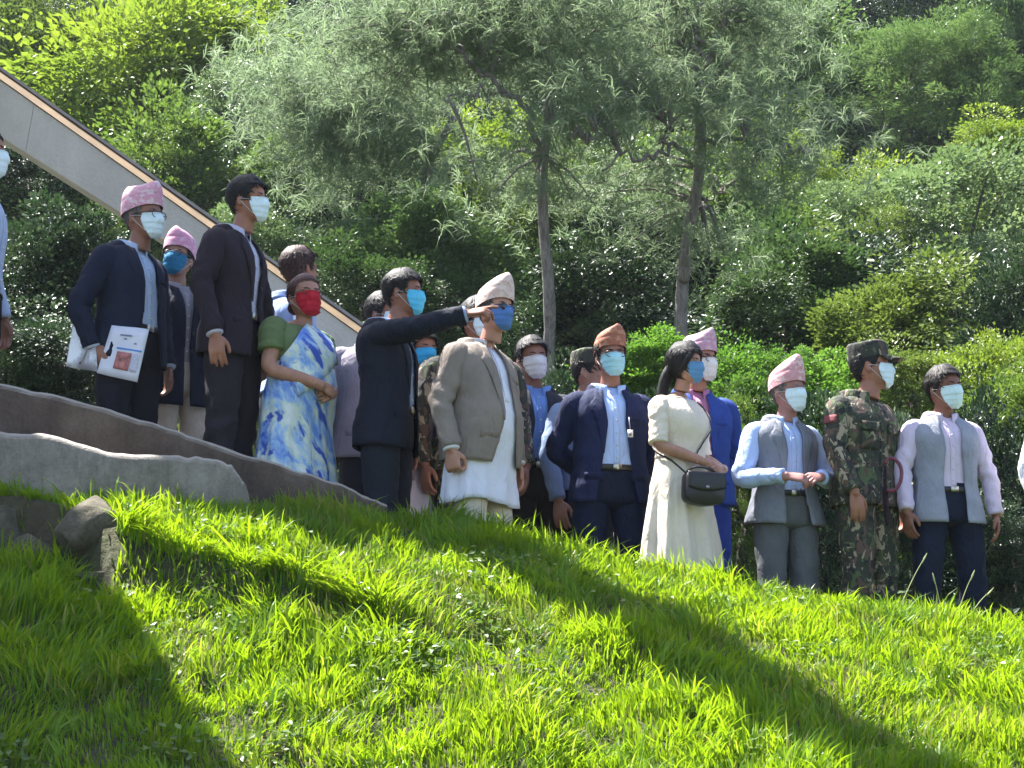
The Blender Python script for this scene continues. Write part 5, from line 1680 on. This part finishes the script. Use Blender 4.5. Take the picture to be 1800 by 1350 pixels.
def papers():
    # spiral booklet with printed picture and a clear plastic folder, clutched under the arm, faces towards the camera
    def sheet(px0, py0, px1, py1, px2, py2, px3, py3, Y, th):
        q = [at_y(px0, py0, Y), at_y(px1, py1, Y + .03), at_y(px2, py2, Y + .03), at_y(px3, py3, Y)]
        n = np.array([0, th, 0])
        return q, n
    def card(name, q, th, mat, parent=None, bend=0.008):
        G_ = np.zeros((7, 9, 3))
        for i, v in enumerate(np.linspace(0, 1, 7)):
            for j, u in enumerate(np.linspace(0, 1, 9)):
                G_[i, j] = (1 - v) * ((1 - u) * q[3] + u * q[2]) + v * ((1 - u) * q[0] + u * q[1])
                G_[i, j, 1] += bend * math.sin(u * 5 + v)
        return MB().shell(G_, th).build(name, mat, parent)
    Yb = 10.72
    white = plain("printed_paper", (0.62, 0.62, 0.72), 0.55, 0.05, 20, 0)
    q = [at_y(196, 571, Yb), at_y(262, 579, Yb - .02), at_y(241, 672, Yb - .02), at_y(170, 655, Yb)]
    b = card("booklet", q, 0.010, white)
    tag(b, "white printed booklet with a blue heading held against the navy suit", "booklet")
    def sub(name, u0, v0, u1, v1, mat):
        def pt(u, v):
            p = (1 - v) * ((1 - u) * q[0] + u * q[1]) + v * ((1 - u) * q[3] + u * q[2])
            return p + np.array([0, -.006 + .008 * math.sin(u * 5 + 1 - v), 0])
        card(name, [pt(u0, v0), pt(u1, v0), pt(u1, v1), pt(u0, v1)], 0.0015, mat, b, 0.0)
    ink = plain("print_ink", (0.16, 0.18, 0.30), 0.6, 0.05, 10, 0)
    for k, (u0, u1) in enumerate(((.30, .62), (.42, .50), (.72, .78))):
        sub("print_line", u0, .16 + .07 * k, u1, .185 + .07 * k, ink)
    sub("print_heading", .30, .42, .95, .45, plain("blue_print", (0.05, 0.22, 0.62), 0.6, 0.05, 10, 0))
    sub("print_picture", .34, .50, .72, .84, plain("picture_print", (0.36, 0.13, 0.12), 0.6, 0.6, 40, 0))
    sub("print_column", .77, .50, .93, .84, plain("grey_print", (0.45, 0.45, 0.55), 0.6, 0.25, 90, 0))
    q2 = [at_y(128, 566, Yb + .03), at_y(166, 564, Yb + .01), at_y(172, 654, Yb + .01), at_y(116, 644, Yb + .03)]
    m, nt, bs = new_mat("clear_plastic")
    bs.inputs["Base Color"].default_value = (0.75, 0.76, 0.82, 1); bs.inputs["Roughness"].default_value = 0.12
    bs.inputs["Specular IOR Level"].default_value = 0.8
    n1 = noise(nt, texco(nt), 9, 3)
    nt.links.new(ramp(nt, n1, [(0.42, (0.34, 0.33, 0.38)), (0.55, (0.78, 0.78, 0.84))]), bs.inputs["Base Color"])
    f = card("plastic_folder", q2, 0.006, m, None, 0.010)
    tag(f, "shiny translucent plastic folder sticking out behind the arm", "folder")
    g = [q2[0] * .62 + q2[2] * .38, q2[1] * .62 + q2[3] * .38]
    pth = [at_y(140, 585, Yb + .015), at_y(150, 577, Yb + .01), at_y(158, 590, Yb + .01), at_y(152, 615, Yb + .01), at_y(140, 640, Yb + .015)]
    MB().tube(spline(pth, 16), .004, 6).build("metal_clip", plain("steel_clip", (0.30, 0.28, 0.30), 0.25, 0.05, 20, 0, 0.5, 1.0), f)
papers()

def handbag():
    blk = plain("black_leather_bag", (0.018, 0.017, 0.020), 0.42, 0.15, 60, 0.15)
    c = at_y(1236, 858, 11.0)
    o = empty("handbag", c - np.array([0, 0, .09]), R(22))
    tag(o, "small black shoulder bag hanging in front of the cream dress", "handbag")
    w, h, d = .118, .088, .042
    aa = np.linspace(0, 2 * math.pi, 33)[:-1]
    rs = []
    for y, k in ((-d, .90), (-d * .8, .98), (-d * .3, 1), (d * .3, 1), (d * .8, .98), (d, .90)):
        x = w * k * np.sign(np.cos(aa)) * np.abs(np.cos(aa)) ** .35; z = h * k * np.sign(np.sin(aa)) * np.abs(np.sin(aa)) ** .35
        rs.append(np.stack([x * (1 + .04 * (-z / h)), np.full(32, y), z + .09 - .012 * np.cos(x / w * 2.2) * (z < 0)], 1))
    MB().rings(rs).build("pouch", blk, o)
    Gf = np.zeros((7, 11, 3))
    for i, v in enumerate(np.linspace(0, 1, 7)):
        for j, u in enumerate(np.linspace(-1, 1, 11)):
            Gf[i, j] = (u * w * .96, -d - .004 - .004 * math.sin(v * 3), .172 - v * (.085 + .02 * math.cos(u * 1.5)))
    MB().shell(Gf, .004).build("flap", blk, o)
    MB().box((0, -d - .013, .088), (.022, .008, .018)).build("clasp", plain("steel_clip", (0.30, 0.28, 0.30), 0.25, 0.05, 20, 0, 0.5, 1.0), o)
    MB().tube(spline([(-.10, 0, .175), (-.05, -.02, .20), (.03, -.02, .195), (.09, 0, .175)], 12), .006, 7).build("handle", blk, o)
    # strap: from the bag up across the front to the far shoulder, and back down behind the near hip
    Mi = rotz(-R(22))
    off = np.array(o.location)
    T = Torso(1.06 * .92, 0.01, .035, .02)
    pts = []
    for f in np.linspace(0, 1, 26):
        z = 1.00 + .385 * f
        pts.append(local(P14, T.at(z, R(-16) + R(16 + 52) * f, .020)))
    pts = [off + rotz(R(22)) @ np.array([.10, 0, .165])] + pts[2:]
    back = [local(P14, T.at(1.385 - .385 * f, R(52) + R(360 - 52 - 68) * f, .022)) for f in np.linspace(0, 1, 26)]
    pts = pts + back[1:] + [off + rotz(R(22)) @ np.array([-.10, 0, .165])]
    S = (spline(pts, 90) - off) @ Mi.T
    MB().tube(S, .0085, 6, True, (1.0, 0.35), (0, 0, 1)).build("strap", blk, o)
handbag()

def badge():
    p = at_y(1108, 762, 11.24)
    o = empty("name_badge", p)
    tag(o, "white name badge hanging from the navy jacket's breast pocket", "badge")
    MB().box((0, 0, 0), (.030, .004, .042)).build("card", plain("badge_card", (0.72, 0.70, 0.72), 0.4, 0.05, 30, 0), o)
    MB().box((0, -.0035, -.004), (.014, .002, .018)).build("photo_print", plain("badge_photo", (0.20, 0.14, 0.14), 0.5, 0.4, 90, 0), o)
    MB().tube([(0, 0, .021), (-.004, .004, .06), (-.006, .010, .095)], .0028, 6).build("clip_band", plain("badge_band", (0.35, 0.36, 0.45), 0.5, 0.1, 20, 0), o)
badge()

def umbrella():
    m = plain("umbrella_handle", (0.14, 0.025, 0.05), 0.35, 0.15, 30, 0.05)
    Yu = 11.25
    o = empty("folded_umbrella", at_y(1560, 1000, Yu)); ob = np.array(o.location)
    tag(o, "folded umbrella with curved maroon handle hooked at the waistcoat man's elbow", "umbrella")
    hk = [at_y(x, y, Yu) - ob for x, y in ((1558, 862), (1572, 862), (1583, 846), (1584, 824), (1575, 809), (1562, 806), (1556, 816))]
    MB().tube(spline(hk, 22), .0105, 9).build("handle", m, o)
    st = [at_y(x, y, Yu + .02) - ob for x, y in ((1556, 820), (1556, 862), (1558, 890), (1560, 925))]
    MB().tube(spline(st, 14), np.interp(np.linspace(0, 1, 14), [0, .25, .4, .9, 1], [.008, .010, .018, .014, .004]), 10).build("folded_canopy", fabric((0.022, 0.010, 0.016), .8, .2, .4), o)
umbrella()
print("people done")
# ------------------------------------------------------------------ grass on the bank
M_GRASS = leaf_mat("grass_blades", [(0.0, (0.30, 0.25, 0.11)), (0.10, (0.22, 0.21, 0.06)), (0.22, (0.045, 0.118, 0.008)), (0.55, (0.098, 0.215, 0.012)), (0.9, (0.18, 0.285, 0.020))], (0.35, 0.50, 0.005), 0.50, 0.42, 0.3)
def grass():
    g = np.random.default_rng(12)
    n = 175000
    Y = 7.0 + 4.2 * g.uniform(0, 1, n) ** 0.9
    x = g.uniform(-1, 1, n) * (Y * 0.262 + 0.5)
    far = np.arange(n) % 6 == 0                              # a thinner margin beyond the picture's sides
    x = np.where(far, np.sign(x) * (Y * 0.262 + 0.5 + 1.9 * np.abs(x) / (Y * 0.262 + 0.5)), x)
    yc, zc = crest(x)
    ok = Y < yc + 0.10 - 0.06 * (x < -1.2)
    x, Y, yc = x[ok], Y[ok], yc[ok]
    P = np.stack([x, Y, np.zeros(len(x))], 1)
    lum = fbm(P * 2.2, 21, 3)
    bare = fbm(P * 1.5 + 40, 31, 3)
    yl = np.interp(x, _L[:, 0], _L[:, 1]); u = yl - Y
    edge = (np.abs(u - 0.06) < 0.06) & (x < _L[3, 0])
    ok = ((g.uniform(0, 1, len(x)) < 1.0 - 0.38 * sstep(0.22, 0.5, bare)) & ~(edge & (g.uniform(0, 1, len(x)) < 0.62)))
    # no blades on the stones
    for o in bpy.data.objects:
        if o.name.startswith("stone"):
            r = max(o.dimensions[0], o.dimensions[1]) * 0.30 if o.dimensions[0] > 0 else 0.12
            ok &= (x - o.location[0]) ** 2 + (Y - o.location[1]) ** 2 > r * r
    x, Y, yc, P, lum, bare, u = x[ok], Y[ok], yc[ok], P[ok], lum[ok], bare[ok], u[ok]
    n = len(x)
    P[:, 2] = zt(x, Y) - 0.005
    cl = vnoise(P * np.array([9, 9, 0]), 77)
    tall = sstep(0.05, 0.5, fbm(P * np.array([1.3, 1.3, 0]) + 11, 91, 2))
    H = (0.080 + 0.06 * lum + 0.035 * cl + 0.045 * tall) * g.lognormal(0, 0.30, n)
    H = np.clip(H * 0.86, 0.022, 0.24)
    fr = (u > -0.16) & (u < 0.02) & (x < _L[8, 0])
    H = np.where(fr, H * 1.35 + 0.03, H)
    near_wall = (x < -0.95) & (yc - Y < 0.25)
    H = np.where(near_wall, H * 0.8, H)
    la = 2.2 * vnoise(P * np.array([2.6, 2.6, 0]), 55) * math.pi + g.normal(0, 0.9, n)
    lean = np.clip(0.35 + 0.22 * g.normal(size=n) + 0.25 * cl, 0.05, 1.0)
    dx = np.cos(la); dy = np.sin(la)
    over = (u > -0.10) & (u < 0.0) & (x < _L[7, 0])          # turf hanging over the ledge
    dy = np.where(over, -1.0, dy); lean = np.where(over, 0.9, lean)
    D = np.stack([dx, dy, np.zeros(n)], 1)
    D[:, 1] -= 0.18; D[:, 0] += 0.10
    fa = g.uniform(0, 2 * math.pi, n)
    S = np.stack([np.cos(fa), np.sin(fa), np.zeros(n)], 1)
    w = (0.0026 + 0.0019 * g.uniform(0, 1, n)) * (0.8 + H / 0.16 * 0.5)
    rows = []
    for f, wf in ((0.0, 0.7), (0.40, 1.0), (0.75, 0.75)):
        c = P + D * (lean * H * f * f * 1.1)[:, None]
        c[:, 2] += H * (f - 0.32 * lean * f * f)
        rows += [c - S * (w * wf)[:, None], c + S * (w * wf)[:, None]]
    c = P + D * (lean * H * 1.1)[:, None]; c[:, 2] += H * (1 - 0.42 * lean)
    rows.append(c)
    V = np.stack(rows, 1).reshape(-1, 3)
    k = np.arange(n, dtype=np.int32)[:, None] * 7
    q = np.concatenate([k + np.array([[0, 1, 3, 2]], dtype=np.int32), k + np.array([[2, 3, 5, 4]], dtype=np.int32)])
    t = k + np.array([[4, 5, 6]], dtype=np.int32)
    me = np_mesh("grass", V, [q, t], False)
    tint = 0.55 + 0.16 * g.normal(size=n) + 0.16 * cl - 0.45 * sstep(0.1, 0.4, bare) * g.uniform(0, 1, n)
    for px, py, s in ((1130, 1085, .16), (1000, 1110, .14), (1690, 1290, .2), (860, 1110, .15), (600, 1010, .12), (930, 1270, .14), (300, 880, .15), (560, 900, .2)):
        c = ground_hit(px, py, zt)
        k = np.exp(-(((x - c[0]) / s) ** 2 + ((Y - c[1]) / (s * 1.3)) ** 2))
        tint = np.where(g.uniform(0, 1, n) < 0.55 * k, g.uniform(0.0, 0.2, n), tint)
    tint = np.where(g.uniform(0, 1, n) < 0.05, g.uniform(0, 0.12, n), np.clip(tint, 0.0, 1))
    add_tint(me, np.concatenate([tint, tint, tint]))
    tag(link("grass", me, M_GRASS), "bright green grass covering the bank", kind="stuff")
grass()

def broad_weeds():
    """low round-leaved weeds growing in the hollow of the bank"""
    g = np.random.default_rng(3)
    Cs = []
    for px, py, n, s in ((700, 1165, 420, 0.16), (640, 1120, 200, 0.14), (330, 1085, 160, 0.12), (470, 1040, 140, 0.10), (860, 1120, 150, 0.12), (590, 1075, 120, 0.1), (430, 1150, 120, 0.12)):
        p = ground_hit(px, py, zt)
        q = g.normal(size=(n, 2)) * s
        x, Y = p[0] + q[:, 0], p[1] + 0.08 + q[:, 1]
        z = zt(x, Y) + g.uniform(0.03, 0.13, n) * np.exp(-(q ** 2).sum(1) / (2 * s * s))
        Cs.append(np.stack([x, Y, z], 1))
    C = np.concatenate(Cs); n = len(C)
    d = g.normal(size=(n, 3)); d[:, 2] *= 0.4
    up = g.normal(size=(n, 3)) * 0.4 + np.array([0, -0.2, 1])
    L = g.uniform(0.018, 0.04, n)
    V, F = leaf_quads(C, d, up, L, L * 0.85)
    me = np_mesh("weeds", V, F, False)
    add_tint(me, np.clip(0.5 + 0.25 * g.normal(size=n), 0, 1))
    tag(link("weeds", me, G["mid"]), "small round-leaved weeds in the hollow of the grass", kind="stuff")
broad_weeds()

def clover():
    """low dark-leaved plants mixed into the turf"""
    g = np.random.default_rng(31)
    Cs = []
    for _ in range(40):
        Y = g.uniform(7.6, 10.6); x = g.uniform(-1, 1) * (Y * .25)
        if Y > crest(x)[0] - .15: continue
        m = int(g.integers(25, 90)); s = g.uniform(.04, .11)
        q = g.normal(size=(m, 2)) * s
        xx, yy = x + q[:, 0], Y + q[:, 1]
        Cs.append(np.stack([xx, yy, zt(xx, yy) + g.uniform(.03, .10, m)], 1))
    C = np.concatenate(Cs); n = len(C)
    d = g.normal(size=(n, 3)); d[:, 2] *= .3
    up = g.normal(size=(n, 3)) * .4 + np.array([0, -.2, 1])
    L = g.uniform(.018, .045, n)
    V, F = leaf_quads(C, d, up, L, L * .7)
    me = np_mesh("clover", V, F, False)
    add_tint(me, np.clip(.5 + .25 * g.normal(size=n), 0, 1))
    tag(link("clover", me, G["mid"]), "small dark-leaved plants mixed into the turf", kind="stuff")
clover()

M_STALK = plain("dry_stalk", (0.42, 0.44, 0.20), 0.7, 0.1, 30, 0)
for i, (px, py, qx, qy, lb) in enumerate(((1582, 1045, 1628, 975, "long pale grass stalk leaning right in front of the waistcoat man's navy trousers"),
                                      (1682, 1060, 1712, 1005, "short pale grass stalk at the waistcoat man's shin"),
                                      (1700, 1066, 1745, 1035, "pale grass stalk leaning low toward the right edge"),
                                      (1655, 1052, 1640, 1010, "thin grass stalk standing between the navy trouser legs"))):
    a = at_y(px, py + 22, 10.75); b = at_y(qx, qy, 10.7)
    mb = MB().tube(spline([a, a * 0.45 + b * 0.55 + np.array([0, 0, 0.012]), b], 8), np.linspace(0.0032, 0.0016, 8), 5)
    d = (b - a) / np.linalg.norm(b - a)
    mb.tube([b - d * 0.05, b - d * 0.02, b + d * 0.01], [0.002, 0.005, 0.001], 5)
    tag(mb.build("grass_stalk", M_STALK), lb, "grass stalk", "tall grass stalks at the right of the crest")

for _m in [m for m in bpy.data.meshes if m.users == 0]: bpy.data.meshes.remove(_m)
